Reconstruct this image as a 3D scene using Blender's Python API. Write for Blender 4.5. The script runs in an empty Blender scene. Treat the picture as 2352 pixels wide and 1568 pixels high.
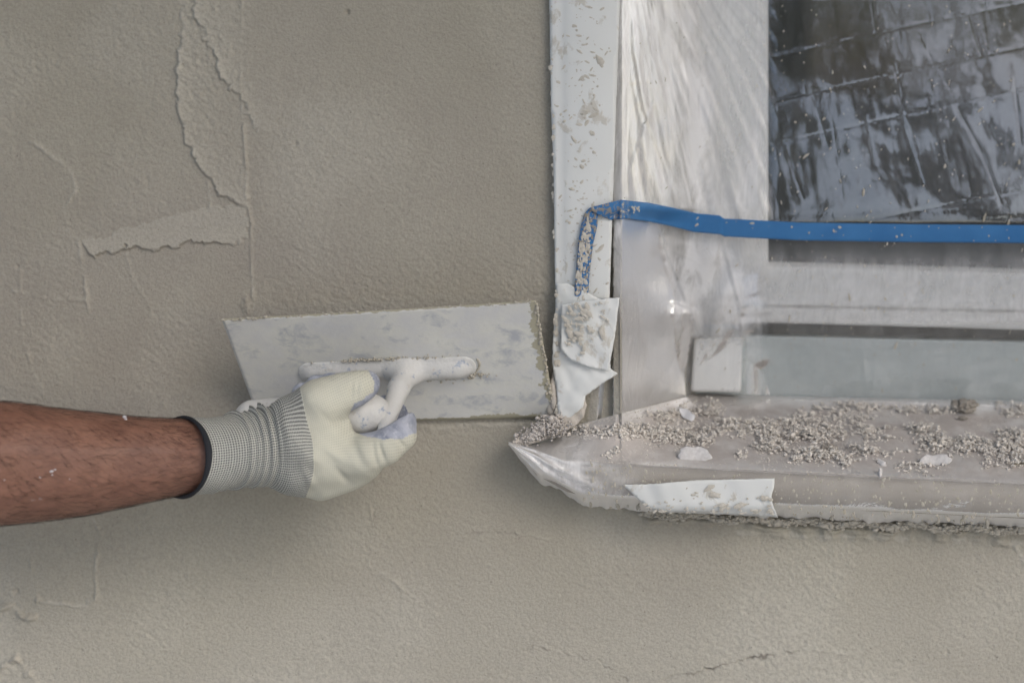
import bpy, bmesh, math, random
import numpy as np
from mathutils import Vector, Matrix, geometry
R = math.radians
rnd = random.Random(7)
rs = np.random.RandomState(11)
scn = bpy.context.scene

# ------------------------------------------------------------------ camera
# photo coordinates (2352 x 1568) map to world points at a given depth Y; the wall face is Y = 0
D, F, VX, VY = 1.3, 3219.0, 1650.0, 200.0
CX = (VX - 1176) / F * D
CZ = 1.2 + (784 - VY) / F * D
cam_d = bpy.data.cameras.new('camera')
cam = bpy.data.objects.new('camera', cam_d)
scn.collection.objects.link(cam)
cam.location = (CX, -D, CZ)
cam.rotation_euler = (R(90), 0, 0)
cam_d.sensor_width = 36
cam_d.lens = 36 * F / 2352
cam_d.shift_x = (1176 - VX) / 2352
cam_d.shift_y = -(784 - VY) / 2352
cam_d.clip_start = 0.05
cam_d.clip_end = 500
cam_d.dof.use_dof = True
cam_d.dof.focus_distance = 1.24
cam_d.dof.aperture_fstop = 3.0
scn.camera = cam

# ------------------------------------------------------------------ sky and sun (open shade)
SUN_EL, SUN_AZ = R(38), R(44)          # azimuth measured from straight behind the camera towards the right
world = bpy.data.worlds.new('World')
scn.world = world
world.use_nodes = True
nt = world.node_tree
bg = nt.nodes['Background']
sky = nt.nodes.new('ShaderNodeTexSky')
sky.sky_type = 'NISHITA'
sky.sun_disc = False
sky.sun_elevation = SUN_EL
sky.sun_rotation = R(180) - SUN_AZ
sky.air_density = 1.0
sky.dust_density = 2.2
sky.ozone_density = 1.0
nt.links.new(sky.outputs[0], bg.inputs[0])
bg.inputs[1].default_value = 0.10
sl = bpy.data.lights.new('sun', 'SUN')
sl.energy = 0.65
sl.angle = R(28)
sl.color = (1.0, 0.975, 0.95)
sun = bpy.data.objects.new('sun', sl)
scn.collection.objects.link(sun)
sd = Vector((math.sin(SUN_AZ) * math.cos(SUN_EL), -math.cos(SUN_AZ) * math.cos(SUN_EL), math.sin(SUN_EL)))
sun.rotation_euler = sd.to_track_quat('Z', 'Y').to_euler()
scn.view_settings.view_transform = 'Standard'
scn.view_settings.look = 'None'
scn.view_settings.exposure = 0.80
scn.view_settings.gamma = 1.0
scn.render.engine = 'CYCLES'
scn.cycles.use_denoising = True
scn.cycles.max_bounces = 10
scn.cycles.transparent_max_bounces = 16
scn.cycles.caustics_reflective = False
scn.cycles.caustics_refractive = False

# ------------------------------------------------------------------ helpers
def P(px, py, y=0.0):
    s = (D + y) / F
    return Vector((CX + (px - VX) * s, y, CZ + (VY - py) * s))

def PN(px, py, y):                      # the same for arrays
    s = (D + y) / F
    return np.stack([CX + (px - VX) * s, y + 0 * px, CZ + (VY - py) * s], -1)

def U(m, y=-0.1):                       # metres to photo units at depth y
    return m * F / (D + y)

def tag(o, label=None, cat=None, group=None, kind=None):
    if label: o['label'] = label
    if cat: o['category'] = cat
    if group: o['group'] = group
    if kind: o['kind'] = kind
    return o

def link(name, me, mat=None, parent=None, smooth=True):
    o = bpy.data.objects.new(name, me)
    scn.collection.objects.link(o)
    if mat:
        me.materials.append(mat)
    if parent: o.parent = parent
    if smooth and len(me.polygons):
        me.polygons.foreach_set('use_smooth', [True] * len(me.polygons))
    return o

def empty(name, loc=(0, 0, 0)):
    o = bpy.data.objects.new(name, None)
    scn.collection.objects.link(o)
    o.location = loc
    o.empty_display_size = 0.05
    return o

def under(o, root):                     # mesh vertices are in world space: undo the parent's offset
    o.parent = root
    o.matrix_parent_inverse = Matrix.Translation(root.location).inverted()
    return o

def mesh(name, V, Fc):
    me = bpy.data.meshes.new(name)
    V = np.asarray(V, dtype=np.float64)
    if isinstance(Fc, np.ndarray):
        k = Fc.shape[1]
        me.vertices.add(len(V)); me.vertices.foreach_set('co', V.ravel())
        me.loops.add(Fc.size); me.loops.foreach_set('vertex_index', Fc.ravel().astype(np.int32))
        me.polygons.add(len(Fc))
        me.polygons.foreach_set('loop_start', np.arange(0, Fc.size, k, dtype=np.int32))
        me.polygons.foreach_set('loop_total', np.full(len(Fc), k, dtype=np.int32))
        me.update(calc_edges=True)
    else:
        me.from_pydata([tuple(v) for v in V], [], Fc)
    me.validate()
    return me

def gridfaces(nr, nc, wrap=False):
    i = np.arange(nr - 1)[:, None]; j = np.arange(nc if wrap else nc - 1)[None]
    a = i * nc + j; b = i * nc + (j + 1) % nc
    return np.stack([a, b, b + nc, a + nc], -1).reshape(-1, 4)

def attr(me, name, vals):
    a = me.attributes.new(name, 'FLOAT', 'POINT')
    a.data.foreach_set('value', np.asarray(vals, dtype=np.float32).ravel())

def uvs(me, uv):                        # per-vertex uv
    l = me.uv_layers.new(name='UVMap')
    vi = np.zeros(len(me.loops), dtype=np.int32)
    me.loops.foreach_get('vertex_index', vi)
    l.data.foreach_set('uv', np.asarray(uv, dtype=np.float32)[vi].ravel())

class Noise2:                           # smooth periodic 2-D noise, feature size in photo units
    def __init__(s, seed, size, cell=2.0, n=1024, aniso=1.0, ang=0.0):
        w = np.random.RandomState(seed).randn(n, n)
        fx = np.fft.fftfreq(n)[None] ; fy = np.fft.fftfreq(n)[:, None]
        c, si = math.cos(ang), math.sin(ang)
        a = (fx * c + fy * si) * aniso; b = (-fx * si + fy * c)
        sg = size / cell
        g = np.exp(-2 * (math.pi * sg) ** 2 * (a * a + b * b))
        v = np.fft.ifft2(np.fft.fft2(w) * g).real
        s.v = v / v.std(); s.n = n; s.cell = cell
    def __call__(s, x, y):
        x = np.asarray(x, float) / s.cell; y = np.asarray(y, float) / s.cell
        xi = np.floor(x).astype(int); yi = np.floor(y).astype(int)
        fx = x - xi; fy = y - yi; n = s.n
        g = lambda a, b: s.v[b % n, a % n]
        return (g(xi, yi) * (1 - fx) + g(xi + 1, yi) * fx) * (1 - fy) + (g(xi, yi + 1) * (1 - fx) + g(xi + 1, yi + 1) * fx) * fy

def pdist(X, Y, pts):
    d = np.full(X.shape, 1e9)
    for (x0, y0), (x1, y1) in zip(pts[:-1], pts[1:]):
        dx, dy = x1 - x0, y1 - y0
        t = np.clip(((X - x0) * dx + (Y - y0) * dy) / (dx * dx + dy * dy + 1e-9), 0, 1)
        d = np.minimum(d, np.hypot(X - x0 - t * dx, Y - y0 - t * dy))
    return d

def pin(X, Y, poly):
    ins = np.zeros(X.shape, bool)
    n = len(poly)
    for i in range(n):
        (x0, y0), (x1, y1) = poly[i], poly[(i + 1) % n]
        if y0 == y1: continue
        c = ((y0 > Y) != (y1 > Y)) & (X < (x1 - x0) * (Y - y0) / (y1 - y0) + x0)
        ins ^= c
    return ins

def sstep(a, b, x):
    t = np.clip((x - a) / (b - a), 0, 1)
    return t * t * (3 - 2 * t)

def lerp(x, pts):
    return np.interp(x, [p[0] for p in pts], [p[1] for p in pts])

# --- node materials
class M:
    def __init__(s, name, **kw):
        s.m = bpy.data.materials.new(name); s.m.use_nodes = True
        s.t = s.m.node_tree; s.b = s.t.nodes['Principled BSDF']; s.out = s.t.nodes['Material Output']
        for k, v in kw.items(): s.b.inputs[k.replace('_', ' ')].default_value = v
    def n(s, typ, ins=None, **props):
        nd = s.t.nodes.new('ShaderNode' + typ)
        for k, v in props.items(): setattr(nd, k, v)
        for k, v in (ins or {}).items():
            if hasattr(v, 'is_output') or isinstance(v, bpy.types.NodeSocket): s.t.links.new(v, nd.inputs[k])
            else: nd.inputs[k].default_value = v
        return nd
    def l(s, a, b): s.t.links.new(a, b)
    def obj(s): return s.n('TexCoord').outputs['Object']
    def uv(s, scale=(1, 1, 1)):
        return s.n('Mapping', {'Vector': s.n('TexCoord').outputs['UV'], 'Scale': scale}).outputs[0]
    def map(s, v, scale=(1, 1, 1), rot=(0, 0, 0)):
        return s.n('Mapping', {'Vector': v, 'Scale': scale, 'Rotation': rot}).outputs[0]
    def noise(s, v, scale, detail=3, rough=0.5, dist=0.0):
        return s.n('TexNoise', {'Vector': v, 'Scale': scale, 'Detail': detail, 'Roughness': rough, 'Distortion': dist}).outputs['Fac']
    def ramp(s, f, stops):
        r = s.n('ValToRGB', {'Fac': f}); e = r.color_ramp.elements
        while len(e) < len(stops): e.new(0.5)
        for i, (p, c) in enumerate(stops):
            e[i].position = p; e[i].color = (c, c, c, 1) if isinstance(c, (int, float)) else (*c, 1)
        return r.outputs[0]
    def mix(s, f, a, b):
        x = s.n('Mix', data_type='RGBA')
        for k, v in ((0, f), (6, a), (7, b)):
            if isinstance(v, bpy.types.NodeSocket): s.l(v, x.inputs[k])
            else: x.inputs[k].default_value = v if k == 0 else (*v, 1)
        return x.outputs[2]
    def math(s, op, a, b=0.0, c=None):
        x = s.n('Math', operation=op)
        for k, v in enumerate((a, b) if c is None else (a, b, c)):
            if isinstance(v, bpy.types.NodeSocket): s.l(v, x.inputs[k])
            else: x.inputs[k].default_value = v
        return x.outputs[0]
    def at(s, name): return s.n('Attribute', attribute_name=name).outputs['Fac']
    def bump(s, h, strength=0.5, dist=0.001, normal=None):
        b = s.n('Bump', {'Height': h, 'Strength': strength, 'Distance': dist})
        if normal: s.l(normal, b.inputs['Normal'])
        return b.outputs[0]
    def col(s, v): s.l(v, s.b.inputs['Base Color'])
    def nrm(s, v): s.l(v, s.b.inputs['Normal'])

def mat_plaster_wall():
    m = M('wet_render', Roughness=0.72)
    o = m.obj()
    big = m.noise(o, 2.2, 3, 0.5)
    mid = m.noise(o, 14, 4, 0.6)
    fine = m.noise(o, 380, 4, 0.65)
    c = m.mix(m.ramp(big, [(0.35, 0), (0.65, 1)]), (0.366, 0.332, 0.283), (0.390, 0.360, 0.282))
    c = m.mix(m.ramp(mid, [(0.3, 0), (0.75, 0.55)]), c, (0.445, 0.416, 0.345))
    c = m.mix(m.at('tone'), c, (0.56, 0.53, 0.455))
    c = m.mix(m.at('crack'), c, (0.15, 0.13, 0.11))
    c = m.mix(m.ramp(fine, [(0.35, 0.35), (0.6, 0)]), c, (0.25, 0.225, 0.19))
    pit = m.n('TexVoronoi', {'Vector': o, 'Scale': 90.0, 'Randomness': 1.0}).outputs['Distance']
    c = m.mix(m.ramp(pit, [(0.03, 0.6), (0.07, 0)]), c, (0.12, 0.105, 0.09))
    m.col(c)
    g2 = m.noise(o, 620, 3, 0.7)
    h = m.math('ADD', m.math('MULTIPLY', fine, 1.0), m.math('MULTIPLY', g2, 0.5))
    m.nrm(m.bump(h, 0.8, 0.0012))
    return m.m

def mat_lump(name, col, col2, rough=0.85, scale=300):
    m = M(name, Roughness=rough)
    o = m.obj()
    f = m.noise(o, scale, 4, 0.6)
    m.col(m.mix(m.ramp(f, [(0.35, 0), (0.65, 1)]), col, col2))
    m.nrm(m.bump(m.noise(o, scale * 3, 3, 0.6), 0.5, 0.0006))
    return m.m

def mat_tape():                         # white masking tape with dried render smears
    m = M('white_tape', Roughness=0.42)
    o = m.obj()
    a = m.noise(m.map(o, (1, 1, 0.7), (0, R(35), 0)), 75, 5, 0.62, 0.4)
    b = m.noise(o, 16, 3, 0.55)
    k = m.ramp(m.math('ADD', a, m.math('MULTIPLY', b, 0.55)), [(0.88, 0), (0.96, 0.6)])
    m.col(m.mix(k, m.mix(b, (0.70, 0.71, 0.68), (0.77, 0.78, 0.77)), (0.50, 0.455, 0.375)))
    h = m.math('ADD', m.math('MULTIPLY', k, 1.0), m.math('MULTIPLY', m.noise(o, 60, 3), 0.8))
    m.nrm(m.bump(h, 0.4, 0.0008))
    return m.m

def mat_blue():
    m = M('blue_fabric_tape', Roughness=0.38)
    uv = m.uv()
    w = m.n('TexWave', {'Vector': m.map(uv, (900, 0, 0)), 'Scale': 1.0}).outputs['Fac']
    w2 = m.n('TexWave', {'Vector': m.map(uv, (0, 60, 0), (0, 0, R(90))), 'Scale': 1.0}).outputs['Fac']
    o = m.obj()
    d = m.noise(o, 300, 4, 0.6)
    dirt = m.math('MULTIPLY', m.ramp(d, [(0.50, 0), (0.56, 1)]), m.at('dirt'))
    c = m.mix(m.noise(o, 30, 3), (0.035, 0.175, 0.45), (0.085, 0.30, 0.64))  # uneven highlights of the tape mixed into its blue
    m.col(m.mix(dirt, c, (0.42, 0.37, 0.30)))
    m.nrm(m.bump(m.math('ADD', m.math('MULTIPLY', w, .5), m.math('ADD', m.noise(m.map(o, (1, 1, 2)), 420, 3, .7), m.math('MULTIPLY', dirt, 2))), 0.6, 0.0008))
    return m.m

def mat_film(name, haze=0.10, gloss=1.0, dustcol=(0.50, 0.46, 0.42), rough=0.10, bump=0.5, bscale=1.0):
    m = M(name)
    o = m.obj()
    t = m.t
    n1 = m.noise(m.map(o, (1, 1, 0.35), (0, R(-14), 0)), 22 * bscale, 5, 0.6, 0.8)
    n2 = m.noise(m.map(o, (0.5, 1, 1)), 90 * bscale, 4, 0.6, 1.5)
    vor = m.n('TexVoronoi', {'Vector': m.map(o, (1, 1, 0.6), (0, R(20), 0)), 'Scale': 30 * bscale}, feature='DISTANCE_TO_EDGE').outputs['Distance']
    cr = m.ramp(vor, [(0.0, 0), (0.06, 1)])
    h = m.math('ADD', m.math('MULTIPLY', n1, 2.4), m.math('ADD', m.math('MULTIPLY', n2, 0.35), m.math('MULTIPLY', cr, 0.10)))
    nn = m.bump(h, bump, 0.004)
    m.l(m.math('MULTIPLY', m.at('wave'), bump), nn.node.inputs['Strength'])
    fr = m.n('Fresnel', {'IOR': 1.45, 'Normal': nn}).outputs[0]
    fac = m.math('MINIMUM', m.math('MULTIPLY', fr, m.at('shine')), 1.0)
    tr = m.n('BsdfTransparent', {'Color': (0.965, 0.97, 0.97, 1)}).outputs[0]
    tl = m.n('BsdfTranslucent', {'Color': (0.95, 0.95, 0.96, 1), 'Normal': nn}).outputs[0]
    df = m.n('BsdfDiffuse', {'Color': (0.97, 0.97, 0.98, 1), 'Normal': nn}).outputs[0]
    sc = m.n('MixShader', {0: 0.28, 1: df, 2: tl}).outputs[0]
    hz = m.math('MULTIPLY', m.at('haze'), m.math('ADD', m.ramp(m.noise(m.map(o, (1, 1, .22), (0, R(28), 0)), 60, 5, .65, .6), [(0.36, 0.6), (0.66, 1.5)]), 0.0))
    body = m.n('MixShader', {0: hz, 1: tr, 2: sc}).outputs[0]
    gl = m.n('BsdfGlossy', {'Color': (1, 1, 1, 1), 'Roughness': m.at('rough'), 'Normal': nn}).outputs[0]
    film = m.n('MixShader', {0: fac, 1: body, 2: gl}).outputs[0]
    # plaster dust lying on the film
    dn = m.noise(o, 500, 3, 0.7); dm = m.noise(o, 40, 4, 0.6)
    spk = m.ramp(m.math('ADD', dn, m.math('MULTIPLY', dm, 0.5)), [(0.93, 0), (0.97, 1)])
    dk = m.math('MINIMUM', m.math('MULTIPLY', m.at('dust'), m.math('ADD', m.ramp(dm, [(0.3, 0.62), (0.6, 1.1)]), spk)), 1.0)
    dc = m.mix(dm, dustcol, (dustcol[0] * 0.88, dustcol[1] * 0.87, dustcol[2] * 0.9))
    dd = m.n('BsdfDiffuse', {'Color': dc, 'Normal': m.bump(dn, 0.5, 0.001)}).outputs[0]
    fin = m.n('MixShader', {0: dk, 1: film, 2: dd}).outputs[0]
    m.l(fin, m.out.inputs['Surface'])
    t.nodes.remove(m.b)
    return m.m

def mat_simple(name, col, rough=0.5, metal=0.0, var=0.08, scale=20, bump=0.0, bsc=200):
    m = M(name, Roughness=rough, Metallic=metal)
    o = m.obj(); f = m.noise(o, scale, 4, 0.6)
    m.col(m.mix(f, tuple(c * (1 - var) for c in col), tuple(min(1, c * (1 + var)) for c in col)))
    if bump: m.nrm(m.bump(m.noise(o, bsc, 4, 0.6), bump, 0.001))
    return m.m

def mat_blade():
    m = M('plaster_stained_steel', Roughness=0.5)
    o = m.obj(); uv = m.n('TexCoord').outputs['UV']
    big = m.noise(m.map(uv, (7, 4, 1)), 1.0, 5, 0.6, 0.4)
    str_ = m.noise(m.map(uv, (13, 9, 1)), 1.0, 7, 0.66, 0.6)
    c = m.mix(m.ramp(big, [(0.3, 0), (0.7, 1)]), (0.61, 0.61, 0.61), (0.73, 0.72, 0.64))
    spot = m.ramp(m.math('ADD', m.math('MULTIPLY', big, 0.7), m.math('MULTIPLY', str_, 0.6)), [(0.675, 0), (0.80, 0.6)])
    c = m.mix(spot, c, (0.30, 0.33, 0.41))
    c = m.mix(m.ramp(str_, [(0.32, 0.5), (0.45, 0)]), c, (0.70, 0.70, 0.68))
    sx = m.n('SeparateXYZ', {0: uv})
    ed = m.noise(m.map(uv, (22, 12, 1)), 1.0, 5, 0.65)
    right = m.math('ADD', m.math('MULTIPLY', m.math('SUBTRACT', sx.outputs[0], 0.965), 9.0), ed)
    top = m.math('ADD', m.math('MULTIPLY', m.math('SUBTRACT', sx.outputs[1], 0.985), 14.0), ed)
    bot = m.math('ADD', m.math('MULTIPLY', m.math('SUBTRACT', 0.05, sx.outputs[1]), 7.0), m.math('MULTIPLY', ed, m.ramp(sx.outputs[0], [(0.45, 0.5), (0.8, 1.0)])))
    k = m.ramp(m.math('MAXIMUM', m.math('MAXIMUM', right, top), bot), [(0.56, 0), (0.585, 1)])
    c = m.mix(k, c, (0.42, 0.39, 0.29))
    m.col(c)
    m.nrm(m.bump(m.math('ADD', m.math('MULTIPLY', k, 1.2), m.math('ADD', str_, m.math('MULTIPLY', m.noise(o, 260, 4, 0.6), .6))), 0.35, 0.0010))
    return m.m

def mat_skin():
    m = M('skin', Roughness=0.55)
    o = m.obj()
    a = m.noise(o, 22, 4, 0.6); b = m.noise(m.map(o, (0.5, 1, 1)), 180, 4, 0.65)
    c = m.mix(m.ramp(a, [(0.3, 0), (0.7, 1)]), (0.21, 0.100, 0.068), (0.31, 0.160, 0.108))
    c = m.mix(m.ramp(b, [(0.4, 0.35), (0.65, 0)]), c, (0.14, 0.065, 0.048))
    w = m.ramp(m.noise(o, 60, 5, 0.6), [(0.70, 0), (0.78, 0.55)])
    c = m.mix(w, c, (0.55, 0.5, 0.5))
    m.col(c)
    m.b.inputs['Subsurface Weight'].default_value = 0.12
    m.b.inputs['Subsurface Radius'].default_value = (0.006, 0.002, 0.001)
    m.b.inputs['Subsurface Scale'].default_value = 1.0
    m.nrm(m.bump(m.math('ADD', b, m.math('MULTIPLY', a, 1.5)), 0.35, 0.0014))
    return m.m

def mat_knit(name, base, hole, ku, kv, depth=0.5, thr=(0.25, 0.5), hs=1.0):
    m = M(name, Roughness=0.85)
    uv = m.n('TexCoord').outputs['UV']; o = m.obj()
    wob = m.n('TexNoise', {'Vector': o, 'Scale': 30.0, 'Detail': 2.0}).outputs['Color']
    v = m.n('VectorMath', {0: uv, 1: m.n('VectorMath', {0: wob, 'Scale': 0.25}, operation='SCALE').outputs[0]}, operation='ADD').outputs[0]
    s = m.n('SeparateXYZ', {0: v})
    a = m.math('SINE', m.math('MULTIPLY', s.outputs[0], ku * 2 * math.pi))
    b = m.math('SINE', m.math('MULTIPLY', s.outputs[1], kv * 2 * math.pi))
    ab = m.math('MULTIPLY', m.math('ADD', a, 1.0), m.math('ADD', b, 1.0))      # 0..4
    k = m.ramp(m.math('MULTIPLY', ab, 0.25), [(thr[0], 0), (thr[1], hs)])
    big = m.noise(o, 25, 4, 0.6)
    c = m.mix(m.ramp(big, [(0.35, 0), (0.7, 1)]), base, tuple(x * 0.86 for x in base))
    st = m.ramp(m.noise(o, 38, 5, 0.62), [(0.68, 0), (0.80, 0.2)])
    c = m.mix(st, c, (0.50, 0.38, 0.24))
    st2 = m.ramp(m.noise(m.map(o, (1, 1, 2)), 55, 5, 0.7), [(0.25, 0.2), (0.33, 0)])
    c = m.mix(st2, c, (0.45, 0.46, 0.47))
    m.col(m.mix(k, c, hole))
    m.nrm(m.bump(m.math('ADD', m.math('MULTIPLY', k, -1.0), m.math('MULTIPLY', m.noise(o, 800, 2), .5)), depth, 0.0007))
    return m.m

def mat_coat():
    m = M('grey_latex_coating', Roughness=0.48)
    o = m.obj()
    a = m.noise(o, 60, 5, 0.65, 0.5); b = m.noise(o, 260, 4, 0.6, 1.0)
    c = m.mix(m.ramp(a, [(0.35, 0), (0.62, 1)]), (0.20, 0.225, 0.29), (0.44, 0.46, 0.53))
    c = m.mix(m.ramp(b, [(0.55, 0), (0.68, 0.6)]), c, (0.60, 0.61, 0.66))
    m.col(c)
    m.nrm(m.bump(m.math('ADD', b, a), 0.6, 0.0012))
    return m.m

def mat_painted_handle():
    m = M('plaster_caked_handle', Roughness=0.6)
    o = m.obj()
    a = m.noise(o, 30, 4, 0.6); b = m.noise(o, 110, 5, 0.68)
    c = m.mix(a, (0.56, 0.555, 0.545), (0.67, 0.66, 0.62))
    c = m.mix(m.ramp(b, [(0.34, 0.75), (0.40, 0)]), c, (0.25, 0.31, 0.42))
    c = m.mix(m.ramp(m.noise(o, 70, 5, 0.6), [(0.60, 0), (0.66, 0.6)]), c, (0.47, 0.43, 0.37))
    m.col(c); m.nrm(m.bump(m.math('ADD', a, m.math('MULTIPLY', b, .5)), 0.7, 0.003))
    return m.m

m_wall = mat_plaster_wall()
m_tape = mat_tape(); m_blue = mat_blue()
m_film = mat_film('clear_film', rough=0.09, bump=0.10)
m_film_s = mat_film('dusty_film', rough=0.12, bump=0.3, dustcol=(0.57, 0.53, 0.49))
m_pvc = mat_simple('white_pvc', (0.88, 0.88, 0.87), 0.3, var=0.02)
m_metal = mat_simple('galvanised_sheet', (0.58, 0.64, 0.65), 0.45, 0.15, var=0.12, scale=30)
m_sill = mat_simple('sill_stone', (0.40, 0.36, 0.31), 0.8, var=0.1, scale=40, bump=0.3)
m_blade = mat_blade(); m_hand = mat_painted_handle(); m_skin = mat_skin()
m_crumb = mat_lump('dry_plaster_crumbs', (0.68, 0.635, 0.58), (0.88, 0.835, 0.775))
m_chip_w = mat_lump('pale_plaster_flake', (0.58, 0.56, 0.55), (0.72, 0.70, 0.69))
m_chip_d = mat_lump('damp_plaster_lump', (0.29, 0.26, 0.225), (0.38, 0.35, 0.31))
m_spat = mat_lump('render_spatter', (0.40, 0.365, 0.29), (0.52, 0.485, 0.42))
m_spat2 = mat_lump('dried_render_specks', (0.50, 0.465, 0.40), (0.62, 0.585, 0.52))
m_wetblob = mat_lump('wet_render_blob', (0.50, 0.45, 0.39), (0.60, 0.55, 0.49), 0.6)
m_cream = mat_knit('cream_knit', (0.62, 0.61, 0.51), (0.42, 0.415, 0.36), 1, 1, 0.4, (0.25, 0.8), 0.7)
m_cuffm = mat_knit('grey_speckled_cuff_knit', (0.64, 0.64, 0.58), (0.05, 0.055, 0.06), 1, 1, 0.8, (0.10, 0.34), 0.95)
m_coat = mat_coat()
m_black = mat_simple('black_elastic_hem', (0.018, 0.02, 0.026), 0.8, bump=0.6, bsc=900)
m_dark = mat_simple('unlit_room', (0.05, 0.055, 0.05), 0.9)

# ------------------------------------------------------------------ the rendered wall, a real height field
OPEN = dict(l=1424, r=3300, t=-900, b=1066)           # window opening in photo units on the wall face
def build_wall():
    step = 2.6
    xs = np.arange(-180, 2560, step); ys = np.arange(-180, 1760, step)
    X, Y = np.meshgrid(xs, ys)
    n_f = Noise2(1, 1.5); n_s = Noise2(2, 2.5, aniso=1.7, ang=R(28)); n_m = Noise2(3, 11); n_b = Noise2(4, 70, 4)
    n_w = Noise2(5, 3.2); n_w2 = Noise2(6, 9); n_xl = Noise2(8, 190, 4)
    wx = n_w(X, Y) * 3.0 + n_w2(X, Y) * 3.5
    wy = n_w(Y + 331, X + 77) * 3.0 + n_w2(Y + 99, X) * 3.5
    Xw, Yw = X + wx, Y + wy
    m_ = 1e-3
    A = [(418, -200), (416, 20), (414, 71), (412, 148), (404, 219), (412, 267), (426, 333), (445, 352), (457, 381), (476, 414), (510, 448), (533, 460), (567, 483)]
    E = [(556, -200), (556, 86), (552, 190), (560, 290), (567, 390), (567, 457), (578, 514), (578, 586), (583, 714)]
    B = [(450, -200), (443, 10), (464, 76), (476, 112), (500, 129), (512, 181), (533, 205), (552, 231), (567, 257), (583, 276), (586, 300)]
    C = [(190, 550), (300, 520), (476, 474), (567, 480), (576, 552), (510, 560), (467, 555), (390, 567), (333, 569), (286, 571), (224, 588), (205, 578)]
    # texture roughness varies with how the coat was worked
    rough = 0.75 + 0.25 * np.clip(n_b(X, Y), -1, 1.5)
    rough *= lerp(X, [(0, 1.15), (350, 1.0), (600, 0.8), (1260, 0.75), (1500, .9), (2352, 1.0)])
    left_flat = sstep(420, 300, X) * sstep(900, 500, Y)
    band = pin(Xw, Yw, C).astype(float)
    rough *= (1 - 0.6 * band)
    above_trowel = sstep(540, 690, Y) * sstep(520, 620, X) * sstep(1290, 1250, X) * (Y < 760)
    rough *= 1 + 0.9 * above_trowel
    def soft(a):
        a = a.astype(float)
        for ax in (0, 1): a = (np.roll(a, 1, ax) + 2 * a + np.roll(a, -1, ax)) / 4
        return a
    patchAB = soft(pin(Xw, Yw, A + [(575, 300), (575, -200)]))
    patchB = soft(pin(Xw, Yw, B + [(640, 300), (640, -200)]))
    rough *= 1 + 0.8 * patchAB
    h = (n_s(X, Y) * 0.15 + n_f(X, Y) * 0.12 + n_m(X, Y) * 0.06) * rough * m_
    h += n_xl(X, Y) * 1.0 * m_ + n_b(X, Y) * 0.25 * m_
    dA = pdist(X, Y, A); dB = pdist(X, Y, B)
    h += patchAB * (1.7 * np.exp(-dA / 18) + 1.5 * np.exp(-dA / 80)) * m_ * lerp(Y, [(-200, .1), (40, .35), (160, 1), (470, 1)])
    h += patchB * (1.8 * np.exp(-dB / 14) + 1.6 * np.exp(-dB / 60)) * m_ * lerp(Y, [(-200, 1), (220, 1), (300, .4)])
    h += patchAB * .7 * np.exp(-dA / 5) * m_ * (Y > 20)
    h -= (1 - patchAB) * 0.15 * np.exp(-dA / 12) * m_ * (Y > 60)
    low = pdist(X, Y, C[5:] ); up = pdist(X, Y, C[:3])
    h += band * (2.0 * np.exp(-low / 18) + .8) * m_ - band * 0.9 * np.exp(-up / 14) * m_
    h -= (1 - band) * 0.6 * np.exp(-low / 8) * m_ * (X < 590)
    lip = np.zeros_like(X); crk = np.zeros_like(X)
    def ridge(pts, amp, w, wob=1.0):
        d = pdist(X + wx * wob * .35, Y + wy * wob * .35, pts)
        (lip if amp > 0 else crk)[:] += abs(amp) * np.exp(-(d / w) ** 2) * (np.clip(n_m(X + 9, Y + 5), -.6, 1) + .6) * (Y < 1180 if amp > 3 else 1)
        return amp * m_ * np.exp(-(d / w) ** 2) * (0.65 + 0.55 * np.clip(n_m(X + 50, Y * 1.0), -1, 1))
    h += ridge(E[3:], 1.3, 3.4, .5) + ridge(E[:4], 0.6, 3, .5)
    for pts, a, w in (
        ([(60, 315), (81, 333), (157, 386), (174, 433), (148, 476), (148, 519), (181, 548), (190, 610), (198, 671), (207, 725)], 1.1, 4.5),
        ([(30, 668), (90, 684), (150, 686), (195, 690)], 0.9, 4),
        ([(45, 620), (52, 760), (70, 830), (105, 925)], 0.6, 4),
        ([(290, 585), (305, 640), (345, 700), (350, 740)], 0.55, 4),
        ([(476, 420), (484, 474)], 1.2, 3.5),
        ([(60, 1205), (70, 1300), (84, 1385)], 0.7, 3.5),
        ([(212, 1190), (228, 1225), (218, 1300), (220, 1375), (180, 1392), (85, 1378)], 1.7, 4),
        ([(0, 1395), (30, 1388), (48, 1410), (78, 1418)], 5.5, 6),
        ([(0, 1550), (20, 1515), (40, 1510), (62, 1540), (80, 1568)], 6.5, 7),
        ([(840, 1130), (858, 1200), (850, 1300), (900, 1330), (960, 1380)], 0.7, 3),
        ([(1205, 1500), (1230, 1482), (1330, 1510), (1400, 1530), (1445, 1562)], 0.8, 3),
        ([(1505, 1570), (1600, 1540), (1700, 1515), (1835, 1492)], 1.1, 3.5),
        ([(1850, 1488), (1960, 1500), (2010, 1480)], 0.6, 3),
        ([(880, 1232), (1000, 1226), (1190, 1222), (1260, 1238)], 0.5, 2.5),
        ([(950, 975), (1000, 985), (1080, 972), (1130, 978), (1210, 970), (1275, 972)], 1.2, 6),
        ([(1480, 1192), (1640, 1200), (1800, 1214), (2000, 1219), (2200, 1224), (2352, 1228), (2600, 1236)], 5.0, 9),
        ([(1700, 1222), (1900, 1232), (2150, 1238), (2352, 1246)], 2.2, 7),
        ([(2270, 1240), (2330, 1250), (2352, 1290)], 1.6, 6)):
        h += ridge(pts, a, w)
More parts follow.
